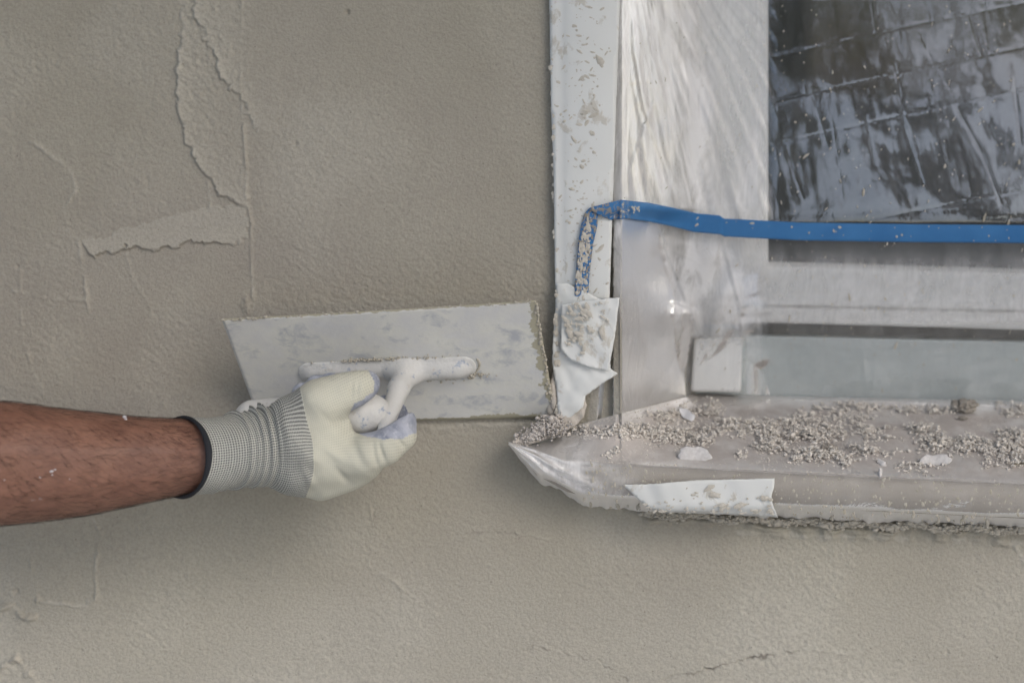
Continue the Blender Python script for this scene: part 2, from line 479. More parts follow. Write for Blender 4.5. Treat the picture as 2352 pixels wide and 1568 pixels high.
    for pts, a, w in (([(1505, 1570), (1600, 1540), (1650, 1530), (1700, 1515), (1770, 1505), (1835, 1490)], -2.4, 2.6), ([(1205, 1500), (1230, 1482), (1330, 1510), (1400, 1530), (1445, 1562)], -1.0, 2.2), ([(880, 1232), (1000, 1226), (1190, 1222)], -.8, 2.2),
                      ([(850, 1140), (860, 1200), (852, 1290)], -.7, 2.2)):
        h += ridge(pts, a, w, 2.0)
    # blob at the seam and pits
    h += 2.6 * m_ * np.exp(-(((X - 566) / 10) ** 2 + ((Y - 700) / 20) ** 2)) * (1 + .3 * n_f(X, Y))
    for (x, y, r_, a) in [(797, 28, 5, 3.2), (680, 330, 4, 1.6), (38, 1357, 6, 2.5), (2200, 0, 4, 1), (530, 0, 4, 1), (40, 612, 5, 1.5), (2175, 1497, 5, 1.2), (880, 1005, 4, 1), (545, 815, 3, 1.2)]:
        h -= a * m_ * np.exp(-((X - x) ** 2 + (Y - y) ** 2) / r_ ** 2)
    for i in range(130):
        x, y = rs.uniform(0, 2352), rs.uniform(0, 1568)
        ix, iy = int((x + 180) / step), int((y + 180) / step)
        sl_ = (slice(max(0, iy - 5), iy + 6), slice(max(0, ix - 5), ix + 6))
        h[sl_] -= rs.uniform(.4, 1.2) * m_ * np.exp(-((X[sl_] - x) ** 2 + (Y[sl_] - y) ** 2) / rs.uniform(1.6, 3.2) ** 2)
    h = np.clip(h, -.006, .0075)
    h *= sstep(-180, -120, X) * sstep(2560, 2500, X) * sstep(-180, -120, Y) * sstep(1760, 1700, Y)
    V = PN(X.ravel(), Y.ravel(), 0.0 * X.ravel())
    V[:, 1] = -h.ravel()
    Fc = gridfaces(*X.shape)
    # cut the window opening
    cx_ = V[Fc].mean(1)
    a = P(OPEN['l'], OPEN['t']); b = P(OPEN['r'], OPEN['b'])
    keep = ~((cx_[:, 0] > a.x) & (cx_[:, 2] > b.z))
    Fc = Fc[keep]
    me = mesh('wall', V, Fc)
    tone = .25 * patchAB * np.exp(-dA / 90) + .20 * patchB * np.exp(-dB / 60) + .35 * band + .14 * np.clip(n_b(X, Y), -.2, 1.5) + .16 * np.clip(n_xl(X + 40, Y), 0, 2) + .45 * sstep(1150, 1500, Y)  # last term paints the brighter light on the lower wall
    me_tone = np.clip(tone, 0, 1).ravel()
    me_tone = np.clip(tone + .22 * np.clip(lip, 0, 2) + .40 * patchAB * np.exp(-dA / 6) + .40 * patchB * np.exp(-dB / 6), 0, 1).ravel()  # lit fringe of raised edges and ridges painted as paler colour
    attr(me, 'tone', me_tone); attr(me, 'crack', np.clip(crk * .35, 0, .8).ravel())  # shade inside the carved cracks also goes into the colour
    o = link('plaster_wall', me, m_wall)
    # outer wall beyond the frame
    bm = bmesh.new()
    g0 = P(xs[0], ys[0]); g1 = P(xs[-1], ys[-1])
    W = dict(l=-4.0, r=4.5, t=3.2, b=0.0)
    def rect(x0, z0, x1, z1, y=0.0):
        bm.faces.new([bm.verts.new((x0, y, z0)), bm.verts.new((x1, y, z0)), bm.verts.new((x1, y, z1)), bm.verts.new((x0, y, z1))])
    or_ = P(OPEN['r'], 0).x; ot = P(0, OPEN['t']).z; ol = a.x; ob = b.z
    rect(W['l'], W['b'], g0.x, W['t']); rect(g0.x, W['b'], g1.x, g1.z)
    rect(g0.x, g0.z, ol, W['t']); rect(ol, ot, or_, W['t']); rect(or_, W['b'], W['r'], W['t'])
    rect(g1.x, W['b'], or_, ob)
    me2 = bpy.data.meshes.new('wall_rest'); bm.to_mesh(me2); bm.free()
    # joined into the same wall mesh
    bm = bmesh.new(); bm.from_mesh(me); bm.from_mesh(me2)
    # reveals: splayed left jamb, top, right, bottom
    yb = 0.165
    xl = P(1585, 0, 0.13).x
    zb = P(0, 1066, 0).z
    def quad(*p): bm.faces.new([bm.verts.new(q) for q in p])
    quad((ol, 0, zb), (ol, 0, ot), (xl + .012, yb, ot), (xl + .012, yb, zb))
    quad((ol, 0, ot), (or_, 0, ot), (or_, yb, ot), (xl, yb, ot))
    quad((or_, 0, ot), (or_, 0, zb), (or_, yb, zb), (or_, yb, ot))
    quad((ol, 0, zb), (or_, 0, zb), (or_, yb + .1, zb - .0), (xl - .06, yb + .1, zb - .0))
    for f in bm.faces: f.smooth = True
    bm.to_mesh(me); bm.free()
    bpy.data.meshes.remove(me2)
    tag(o, 'freshly rendered beige plaster wall with ragged trowel ridges around the window', 'wall')
build_wall()

# ------------------------------------------------------------------ boxes
def box(bm, x0, x1, y0, y1, z0, z1, bev=0.0):
    r = bmesh.ops.create_cube(bm, size=1.0, matrix=Matrix.Translation(((x0 + x1) / 2, (y0 + y1) / 2, (z0 + z1) / 2)) @ Matrix.Diagonal((x1 - x0, y1 - y0, z1 - z0, 1)))
    if bev:
        es = list({e for v in r['verts'] for e in v.link_edges})
        bmesh.ops.bevel(bm, geom=es, offset=bev, segments=2, affect='EDGES', profile=0.5)

def bobj(name, fn, mat, root=None, smooth=False):
    bm = bmesh.new(); fn(bm)
    me = bpy.data.meshes.new(name); bm.to_mesh(me); bm.free()
    o = link(name, me, mat, smooth=smooth)
    if root: under(o, root)
    return o

def skewbox(bm, pts_front, y0, depth, bev=0.0):
    """prism: a front outline given in photo units at depth y0, extruded straight back"""
    vs = [bm.verts.new(P(x, y, y0)) for x, y in pts_front]
    f = bm.faces.new(vs)
    r = bmesh.ops.extrude_face_region(bm, geom=[f])
    nv = [g for g in r['geom'] if isinstance(g, bmesh.types.BMVert)]
    bmesh.ops.translate(bm, verts=nv, vec=(0, depth, 0))
    bmesh.ops.recalc_face_normals(bm, faces=bm.faces)
    if bev: bmesh.ops.bevel(bm, geom=list(bm.edges), offset=bev, segments=2, affect='EDGES', profile=0.5)

# ------------------------------------------------------------------ window
win = empty('window', P(1700, 900, .15))
tag(win, 'white framed window behind clear protective film with a dark pane', 'window')
bobj('frame', lambda b: skewbox(b, [(1588, -900), (1765, -900), (1765, 620), (1700, 640), (1700, 748), (1590, 748)], .130, .05, .003), m_pvc, win)
bobj('sash_rail', lambda b: skewbox(b, [(1740, 604), (3300, 650), (3300, 741), (1740, 706)], .140, .03, .011), m_pvc, win)
bobj('sash_rail', lambda b: skewbox(b, [(1703, 706), (3300, 740), (3300, 785), (1703, 740)], .133, .04, .003), m_pvc, win)
bobj('rain_gap', lambda b: skewbox(b, [(1695, 735), (3300, 780), (3300, 812), (1695, 772)], .160, .01), mat_simple('dark_gasket', (0.06, 0.065, 0.055), .7), win)
bobj('bottom_panel', lambda b: skewbox(b, [(1595, 752), (1690, 756), (1695, 770), (3300, 806), (3300, 955), (1595, 925)], .150, .03, .002), m_metal, win)
mg = M('window_glass', Roughness=0.02); mg.b.inputs['Base Color'].default_value = (0.02, 0.024, 0.022, 1); mg.b.inputs['IOR'].default_value = 1.5
mg.b.inputs['Transmission Weight'].default_value = 0.0
mg.b.inputs['Alpha'].default_value = 1.0
bobj('glass', lambda b: skewbox(b, [(1755, -900), (3300, -900), (3300, 660), (1755, 620)], .158, .006), mg.m, win)
blk = bobj('sill_end_cap', lambda b: skewbox(b, [(1594, 778), (1708, 772), (1702, 902), (1586, 900)], .122, .028, .003), mat_simple('white_plastic', (.93, .93, .92), .4, var=.01))
tag(blk, 'square white plastic end cap under film at the left end of the metal window panel', 'end cap')

# ------------------------------------------------------------------ sill
def reveal_depth(px):
    a_ = P(OPEN['l'], 0, 0).x; b_ = (P(1585, 0, 0.13).x + .012 - a_) / .165
    return (CX + (np.asarray(px, float) - VX) * D / F - a_) / (b_ - (np.asarray(px, float) - VX) / F)
def fy_back(px): return np.where(px > 1600, 905 + .022 * (px - 1600), 905 + .26 * (1600 - px))
def fy_front(px): return lerp(px, [(1168, 1016), (1300, 1056), (1430, 1068), (2352, 1112), (3300, 1158)])
def fy_bot(px): return lerp(px, [(1168, 1022), (1200, 1062), (1240, 1110), (1275, 1122), (1340, 1162), (1480, 1174), (1780, 1187), (2352, 1210), (3300, 1248)])
def fd_back(px):
    return np.minimum(lerp(px, [(1168, -.006), (1415, -.004), (1600, .138), (3300, .140)]), np.where(np.asarray(px) > 1424, np.maximum(reveal_depth(px) - .004, -.003), .14))
def build_sill():
    px = np.linspace(1196, 3290, 60)
    rows = []
    s = (px - 1168) / (1300 - 1168)
    inset = 4 * np.clip(s, 0, 1)
    bk = PN(px, fy_back(px) + 9, fd_back(px) + .002)
    # stay inside the opening for the part behind the wall face
    fr = PN(px, fy_front(px) + 5, np.full_like(px, -.036))
    fb = PN(px, np.minimum(fy_bot(px) - 10, fy_front(px) + 78), np.full_like(px, -.034))
    bb = PN(px, np.minimum(fy_bot(px) - 10, fy_front(px) + 78), np.full_like(px, -.001))
    V = np.concatenate([bk, fr, fb, bb]); n = len(px)
    me = mesh('sill', V, np.concatenate([gridfaces(4, n), np.array([[0, n, 2 * n, 3 * n], [n - 1, 2 * n - 1, 3 * n - 1, 4 * n - 1]])]))
    o = link('window_sill', me, m_sill, smooth=False)
    tag(o, 'sloping window sill wrapped in dusty clear film and strewn with plaster crumbs', 'window sill')
build_sill()

# ------------------------------------------------------------------ protective film
nzA = Noise2(21, 16); nzB = Noise2(22, 45, 4); nzC = Noise2(23, 6); nzV = Noise2(24, 5, aniso=6, ang=R(78)); nzH = Noise2(25, 6, aniso=6, ang=R(-4))
FX0 = 1400
def film_depth(px, py):
    px = np.asarray(px, float); py = np.asarray(py, float)
    yv = lerp(py, [(-300, .128), (0, .117), (510, .078), (560, .081), (700, .098), (905, .132), (1000, .138)])
    l = lerp(py, [(-300, 1420), (480, 1404), (505, 1362), (690, 1352), (720, 1380), (960, 1360)])
    wdt = lerp(py, [(-300, 190), (500, 230), (900, 235)])
    t = np.clip((px - l) / wdt, 0, 1)
    y = -.007 + (yv + .007) * (t * t * (3 - 2 * t)) ** .8
    return y
def crease(px, py, pts, w, amp):
    d = pdist(px, py, pts)
    return amp * np.exp(-d / w)
def build_film():
    root = empty('plastic_sheet', P(1500, 1100, -.03))
    tag(root, 'crinkled clear plastic film masking the whole window and wrapped over its sill', 'plastic sheet')
    pys = np.concatenate([np.arange(-300, 905, 3.0)]); pxs = np.arange(0, 1.0001, 1 / 330.)
    left = lerp(pys, [(-300, 1428), (0, 1424), (470, 1407), (485, 1380), (505, 1362), (690, 1352), (700, 1375), (905, 1350)])
    K = np.concatenate([np.linspace(0, 980, 460), np.linspace(990, 1850, 60)])
    PXg = left[:, None] + K[None] * ((3290 - left) / 1850.)[:, None]
    # bottom of the upright part meets the sill film
    bottom = fy_back(PXg[-1])
    tt = (pys - pys[0]) / (pys[-1] - pys[0])
    PYg = pys[:, None] + (tt[:, None] ** 6) * (bottom - 905)[None]
    y = film_depth(PXg, PYg)
    w = sstep(0, 60, PXg - left[:, None]) * (1 - .8 * sstep(.96, 1, tt)[:, None])
    right = sstep(1740, 1790, PXg)
    up = sstep(540, 470, PYg)
    disp = nzB(PXg, PYg) * (.0009 - .00070 * right) + nzA(PXg, PYg) * (.00022 - .00017 * right) + nzC(PXg, PYg) * (.00003 - .000022 * right)
    # vertical gathers on the left half, fanning from the upper left
    fan = np.arctan2(PXg - 1380, PYg + 420)
    disp += (1 - right) * up * (np.sin(fan * 95 + nzB(PXg, PYg) * .7) * .0008 + np.sin(fan * 210 + nzB(PYg, PXg)) * .0003)
    fan2 = np.arctan2(PXg - 1560, 960 - PYg)
    lowl = (1 - right) * (1 - up)
    disp += lowl * (np.sin(fan2 * 17 + nzB(PXg, PYg)) * .0025 + np.sin(fan2 * 41) * .0006) * sstep(920, 860, PYg)
    disp += nzV(PXg, PYg) * (.00010 - .00009 * right) * up
    disp += (1 - up) * nzH(PXg, PYg) * .0002
    # sharp unfolded-package creases on the pane part
    for pts in ([(1640, 165), (1767, 134), (2089, 60), (2352, 8), (3000, -120)], [(1640, 262), (1767, 234), (2074, 168), (2352, 108), (3000, -30)],
                [(1640, 362), (1763, 335), (2045, 271), (2352, 205), (3000, 60)], [(1900, 522), (1979, 509), (2352, 436), (3000, 300)],
                [(1740, 40), (2110, -50), (2500, -150)]):
        disp -= crease(PXg, PYg, pts, 2.6, .00013)
    for pts in ([(1900, 205), (1918, 320), (1940, 480)], [(2055, 150), (2080, 300), (2120, 420)], [(2115, 75), (2150, 160), (2180, 200)], [(2230, 40), (2255, 130)],
                [(1805, 335), (1828, 410), (1850, 470)], [(2200, 250), (2260, 360), (2300, 470)], [(1990, 270), (2010, 380)], [(1835, 90), (1850, 220)], [(2330, 180), (2345, 330)],
                [(1868, 220), (1900, 330)], [(2260, 10), (2275, 120)], [(2000, 0), (2012, 80)]):
        disp -= crease(PXg, PYg, pts, 3.5, rs.uniform(.00003, .00013))
    for pts, a_ in (([(1497, 515), (1520, 545), (1590, 720), (1640, 860)], .0009), ([(1660, 545), (1700, 700), (1706, 775)], .0010), ([(1600, 715), (1520, 680), (1440, 640)], .0007), ([(1600, 720), (1550, 790), (1480, 880)], .0008),
                    ([(1432, 0), (1480, 250), (1560, 480)], .0009), ([(1490, -40), (1530, 200), (1600, 470)], .0011), ([(1450, -100), (1500, 60), (1560, 260), (1620, 490)], .0008), ([(1620, 250), (1670, 380), (1700, 500)], .0006), ([(1428, 445), (1462, 350), (1500, 240)], .0010),
                    ([(1500, 560), (1600, 600), (1700, 560)], .0005), ([(1430, 560), (1450, 700), (1440, 860)], .0007), ([(1790, 690), (1950, 600), (2080, 570)], .0005), ([(2080, 720), (2200, 620), (2300, 570)], .0006), ([(1980, 780), (1990, 900)], .0006), ([(2180, 790), (2190, 900)], .0006)):
        disp += crease(PXg, PYg, pts, 5.0, a_) - crease(PXg + 9, PYg, pts, 6.0, a_ * .6)
    y = y - disp * w
    # keep clear of the reveal, frame, cap and panel behind
    y = np.where((PXg > 1408) & (PXg < 1640), np.minimum(y, np.maximum(reveal_depth(PXg) - .010 + np.clip(disp * w * .0 + .0035 * np.sin(PYg * .021 + PXg * .03) * sstep(1440, 1500, PXg), -.003, .003), -.007)), y)
    lim = .1265 - .0085 * sstep(1545, 1578, PXg) * sstep(1750, 1722, PXg) * sstep(735, 765, PYg)
    lim = lim + .019 * sstep(765, 790, PYg) * sstep(1755, 1790, PXg)
    y = np.where(PXg > 1575, np.minimum(y, lim), y)
    V = PN(PXg.ravel(), PYg.ravel(), y.ravel())
    me = mesh('window_cover', V, gridfaces(*PXg.shape))
    edge_ = lerp(PYg, [(-300, 1430), (0, 1455), (250, 1530), (480, 1590), (560, 1560), (900, 1450)])
    haze = .11 + .17 * sstep(1740, 1650, PXg) + .26 * sstep(-6, 26, PXg - edge_) * sstep(1770, 1740, PXg) + .22 * np.clip(nzB(PXg * 1.3, PYg * .4), -1, 2) * (PXg < 1740)
    haze += .40 * np.exp(-((PXg - 1600) / 80) ** 2 - ((PYg - 640) / 80) ** 2) + .22 * np.exp(-((PXg - 1500 - (PYg - 560) * .5) / 26) ** 2) * (PYg > 545)
    haze += .30 * sstep(560, 650, PYg) * sstep(748, 735, PYg) * sstep(1640, 1720, PXg)  # pale veil standing in for sky reflected low on the pane
    haze *= 1 - .75 * sstep(1575, 1595, PXg) * sstep(1722, 1705, PXg) * sstep(765, 780, PYg)
    haze = np.clip(haze, .04, .9) * np.where((right > .5) & (PYg < 560), .65, 1.0)
    dust = .02 + .03 * sstep(560, 900, PYg)
    attr(me, 'haze', haze); attr(me, 'dust', dust * np.ones_like(haze)); attr(me, 'rough', .30 - .24 * right); attr(me, 'wave', 2.0 - 1.88 * right * up - 1.0 * right * (1 - up)); attr(me, 'shine', .45 + .6 * (1 - up) * (1 - right) + 4.4 * right * up + 1.6 * right * (1 - up))
    under(link('window_cover', me, m_film), root)
    # over the sill and down its front edge
    q = np.concatenate([np.linspace(1168, 1500, 110), np.linspace(1504, 2420, 240), np.linspace(2440, 3290, 40)])
    rows = []
    NT, NF = 46, 34
    hz, du = [], []
    for i in range(NT):
        t = i / (NT - 1)
        py = fy_back(q) * (1 - t) + fy_front(q) * t
        yy = fd_back(q) * (1 - t) + (-.040) * t
        bumpv = (nzB(q, py * 1.5) * .0012 + nzA(q, py) * .0005) * math.sin(math.pi * t) + .0
        v = PN(q, py, yy); v[:, 2] += bumpv + .0006
        rows.append(v)
        left = sstep(1330, 1420, q)
        hz.append(.22 + .3 * (1 - left)); du.append((.80 + .15 * math.sin(t * 3)) * (.15 + .85 * sstep(1300, 1400, q)) * (1 - .45 * sstep(.90, 1, t)) * (.55 + .45 * sstep(0, .25, t)))
    for i in range(1, NF):
        t = i / (NF - 1)
        py = fy_front(q) * (1 - t) + fy_bot(q) * t
        yy = -.040 - .004 * math.sin(math.pi * min(1, t * 1.3)) + .030 * max(0, t - .72) / .28
        gather = sstep(1520, 1250, q)
        ang = np.arctan2(py - 1005, q - 1150)
        yy = yy + nzH(q, py) * .0006 + nzA(q, py) * .0005 - gather * (np.sin(ang * 42 + nzA(q, py) * .4) * .0012 + .004 * math.sin(math.pi * t))
        py = py + sstep(.85, 1, t) * (nzC(q, py * 0 + 5) * 2.2)
        rows.append(PN(q, py, yy))
        hz.append(.10 + .75 * gather + .42 * sstep(.70, .74, t)); du.append(.04 + .10 * sstep(.7, 1, t) + 0 * q)
    V = np.concatenate(rows)
    me = mesh('sill_cover', V, gridfaces(len(rows), len(q)))
    attr(me, 'rough', np.full(len(V), .50)); attr(me, 'wave', np.full(len(V), 1.)); attr(me, 'shine', np.full(len(V), .9)); attr(me, 'haze', np.concatenate([h + 0 * q for h in hz])); attr(me, 'dust', np.concatenate([h + 0 * q for h in du]))
    under(link('sill_cover', me, m_film_s), root)
    return root
film = build_film()

def sill_pt(px, t, lift=0.0):
    px = float(px)
    py = float(fy_back(np.float64(px))) * (1 - t) + float(fy_front(px)) * t
    yy = float(fd_back(px)) * (1 - t) - .040 * t
    v = P(px, py, yy); v.z += .0006 + lift
    return v
def sill_t(px, py):
    a, b = float(fy_back(np.float64(px))), float(fy_front(px))
    return (py - a) / (b - a)

# ------------------------------------------------------------------ cut sheets (tape, paper)
def sheet(name, poly, depth, mat, thick=.0004, step=7, jag=0.0, seed=1):
    r = random.Random(seed)
    pts = []
    n = len(poly)
    for i in range(n):
        (x0, y0), (x1, y1) = poly[i], poly[(i + 1) % n]
        L = math.hypot(x1 - x0, y1 - y0); k = max(1, int(L / step))
        for j in range(k):
            t = j / k; jj = jag if j else 0
            pts.append((x0 + (x1 - x0) * t + r.uniform(-jj, jj), y0 + (y1 - y0) * t + r.uniform(-jj, jj)))
    nb = len(pts)
    xs = [p[0] for p in pts]; ys = [p[1] for p in pts]
    gx = np.arange(min(xs), max(xs), step); gy = np.arange(min(ys), max(ys), step)
    X, Y = np.meshgrid(gx, gy)
    ok = pin(X, Y, pts) & (pdist(X, Y, pts + [pts[0]]) > step * .5)
    allp = [Vector(p) for p in pts] + [Vector((a, b)) for a, b in zip(X[ok], Y[ok])]
    v, e, f, *_ = geometry.delaunay_2d_cdt(allp, [(i, (i + 1) % nb) for i in range(nb)], [], 1, 1e-6)
    A = np.array([(p.x, p.y) for p in v])
    V = PN(A[:, 0], A[:, 1], depth(A[:, 0], A[:, 1]))
    me = mesh(name, V, [tuple(reversed(q)) for q in f])
    o = link(name, me, mat)
    mod = o.modifiers.new('thickness', 'SOLIDIFY'); mod.thickness = thick; mod.offset = 0
    return o

def strip_depth(x, y): return -.0085 - .0035 * np.sin(np.clip((x - 1262) / 160, 0, 1) * math.pi) + nzB(x, y) * .0005 + .0012 * np.exp(-((x - 1290) / 8) ** 2)
strip = sheet('masking_strip', [(1262, -300), (1262, 0), (1266, 250), (1272, 400), (1275, 662), (1340, 672), (1352, 690), (1400, 690), (1407, 480), (1414, 280), (1424, 0), (1430, -300)], strip_depth, m_tape, .0008, 9, .35, 3)
tag(strip, 'long vertical white masking strip smeared with render along the left window edge', 'masking strip')

nk = Noise2(31, 7); nk2 = Noise2(32, 13, aniso=3, ang=R(60))
def crum(x, y): return -.0145 - .0004 * nk(x, y) - .0007 * nk2(x, y) - .003 * np.exp(-((x - 1345) / 40) ** 2)
crm = sheet('crumpled_tape', [(1277, 652), (1300, 650), (1340, 668), (1404, 700), (1402, 845), (1419, 858), (1378, 884), (1345, 908), (1339, 935), (1300, 966), (1284, 972), (1279, 900), (1268, 830), (1272, 745), (1276, 700)], crum, m_tape, .0005, 5, .8, 4)
tag(crm, 'crumpled lower end of white tape hanging beside the trowel tip', 'tape')
torn = sheet('torn_tape', [(1290, 700), (1345, 690), (1423, 683), (1413, 770), (1397, 852), (1350, 842), (1310, 826), (1288, 800)], lambda x, y: crum(x, y) * .55 - .0125 - .0005 * nk2(x + 99, y), m_tape, .0005, 5, .6, 5)
tag(torn, 'torn rectangle of white tape speckled with render below the blue tape', 'tape')
flap = sheet('paper_flap', [(1343, 912), (1348, 930), (1340, 958), (1318, 980), (1282, 998), (1235, 1016), (1190, 1026), (1174, 1014), (1215, 985), (1255, 968), (1284, 964), (1312, 945)],
             lambda x, y: -.016 - .014 * sstep(1300, 1200, x) - .0015 * nk(x, y) + 0 * y - .006 * sstep(960, 1010, y), m_wetblob, .0006, 6, .8, 6)
tag(flap, 'beige paper flap curling over the left sill corner under crumbs', 'paper flap')
stape = sheet('sill_tape', [(1430, 1113), (1500, 1111), (1600, 1102), (1700, 1100), (1779, 1098), (1777, 1122), (1772, 1140), (1776, 1160), (1787, 1187), (1700, 1182), (1600, 1178), (1530, 1176), (1490, 1166), (1460, 1140)],
              lambda x, y: -.0485 - .0008 * nk2(x, y) + .0 + .010 * sstep(1160, 1190, y), m_tape, .0005, 6, .7, 7)
tag(stape, 'short torn piece of white tape stuck on the front edge of the sill', 'tape')

# blue tape: one band folded over itself at the strip
def build_blue():
    root = empty('blue_tape', P(1380, 490, -.02))
    tag(root, 'woven blue tape stretched level across the film and folded down at the strip', 'tape')
    top = [(1354, 478), (1374, 472), (1425, 459), (1491, 466), (1550, 478), (1601, 490), (1654, 495), (1662, 502), (1837, 511), (2100, 515), (2352, 517), (3290, 528)]
    bot = [(1354, 482), (1400, 505), (1440, 502), (1490, 509), (1535, 518), (1594, 533), (1654, 538), (1664, 543), (1837, 552), (2100, 556), (2352, 558), (3290, 572)]
    x = np.concatenate([np.linspace(1354, 1440, 26), np.linspace(1444, 2420, 240), np.linspace(2450, 3290, 20)])
    nr = 12
    V = []; uv = []; dirt = []
    for i in range(nr):
        t = i / (nr - 1)
        py = lerp(x, top) * (1 - t) + lerp(x, bot) * t
        y = np.minimum(film_depth(x, py), film_depth(x, py * 0 + 515)) - .0110 - .0004 * nzB(x, py)
        y = np.where((x > 1424) & (x < 1640), np.minimum(y, np.maximum(reveal_depth(x), 0) - .017), y)
        y = np.where(x < 1470, np.minimum(y, -.0175 + (x - 1354) * .00012), y)
        ker = np.ones(19) / 19; y[26:266] = np.convolve(np.pad(y[26:266], 9, mode='edge'), ker, mode='valid')
        y -= .0012 * sstep(1662, 1655, x) * sstep(1560, 1660, x)
        y -= .0005 * math.sin(math.pi * t)
        V.append(PN(x, py, y)); uv.append(np.stack([x * .001, 0 * x + t], -1)); dirt.append(sstep(1480, 1380, x) * 1.0 + .0)
    me = mesh('band', np.concatenate(V), gridfaces(nr, len(x)))
    uvs(me, np.concatenate(uv)); attr(me, 'dirt', np.concatenate(dirt))
    o = under(link('level_band', me, m_blue), root)
    md = o.modifiers.new('t', 'SOLIDIFY'); md.thickness = .0004
    le = [(478, 1354), (490, 1343), (520, 1334), (560, 1328), (640, 1322), (694, 1319)]
    ri = [(478, 1360), (492, 1374), (520, 1372), (560, 1362), (640, 1353), (694, 1350)]
    y = np.linspace(478, 694, 60); V = []; uv = []
    for i in range(8):
        t = i / 7
        px = lerp(y, le) * (1 - t) + lerp(y, ri) * t
        dd = -.0155 - .001 * math.sin(math.pi * t) + nzA(px, y) * .0004 + .0 * y
        V.append(PN(px, y, dd)); uv.append(np.stack([y * .001, 0 * y + t], -1))
    me = mesh('down', np.concatenate(V), gridfaces(8, 60)[:, ::-1].copy())
    uvs(me, np.concatenate(uv)); attr(me, 'dirt', np.full(480, 1.15))
    o = under(link('folded_end', me, m_blue), root)
    md = o.modifiers.new('t', 'SOLIDIFY'); md.thickness = .0004
    o['label'] = 'plaster crusted blue end hanging down the strip'
    return root
blue = build_blue()

# ------------------------------------------------------------------ crumbs, flakes, spatter
ico = bmesh.new(); bmesh.ops.create_icosphere(ico, subdivisions=1, radius=1)
IV = np.array([v.co[:] for v in ico.verts]); IF = np.array([[v.index for v in f.verts] for f in ico.faces]); ico.free()
ico = bmesh.new(); bmesh.ops.create_icosphere(ico, subdivisions=2, radius=1)
IV2 = np.array([v.co[:] for v in ico.verts]); IF2 = np.array([[v.index for v in f.verts] for f in ico.faces]); ico.free()
def lumps(specs, hi=False, jit=.22):
    """specs: centre, radius, flattening vector"""
    bv, bf = (IV2, IF2) if hi else (IV, IF)
    Vs, Fs = [], []
    for k, (c, r, sc) in enumerate(specs):
        a, b, g = rs.uniform(0, 6.28, 3)
        m3 = np.array(Matrix.Rotation(a, 3, 'Z') @ Matrix.Rotation(b, 3, 'X'))
        v = bv * (1 + rs.uniform(-jit, jit, (len(bv), 1)))
        v = v @ m3.T * r * np.array(sc) + np.array(c)
        Vs.append(v); Fs.append(bf + k * len(bv))
    return np.concatenate(Vs), np.concatenate(Fs)

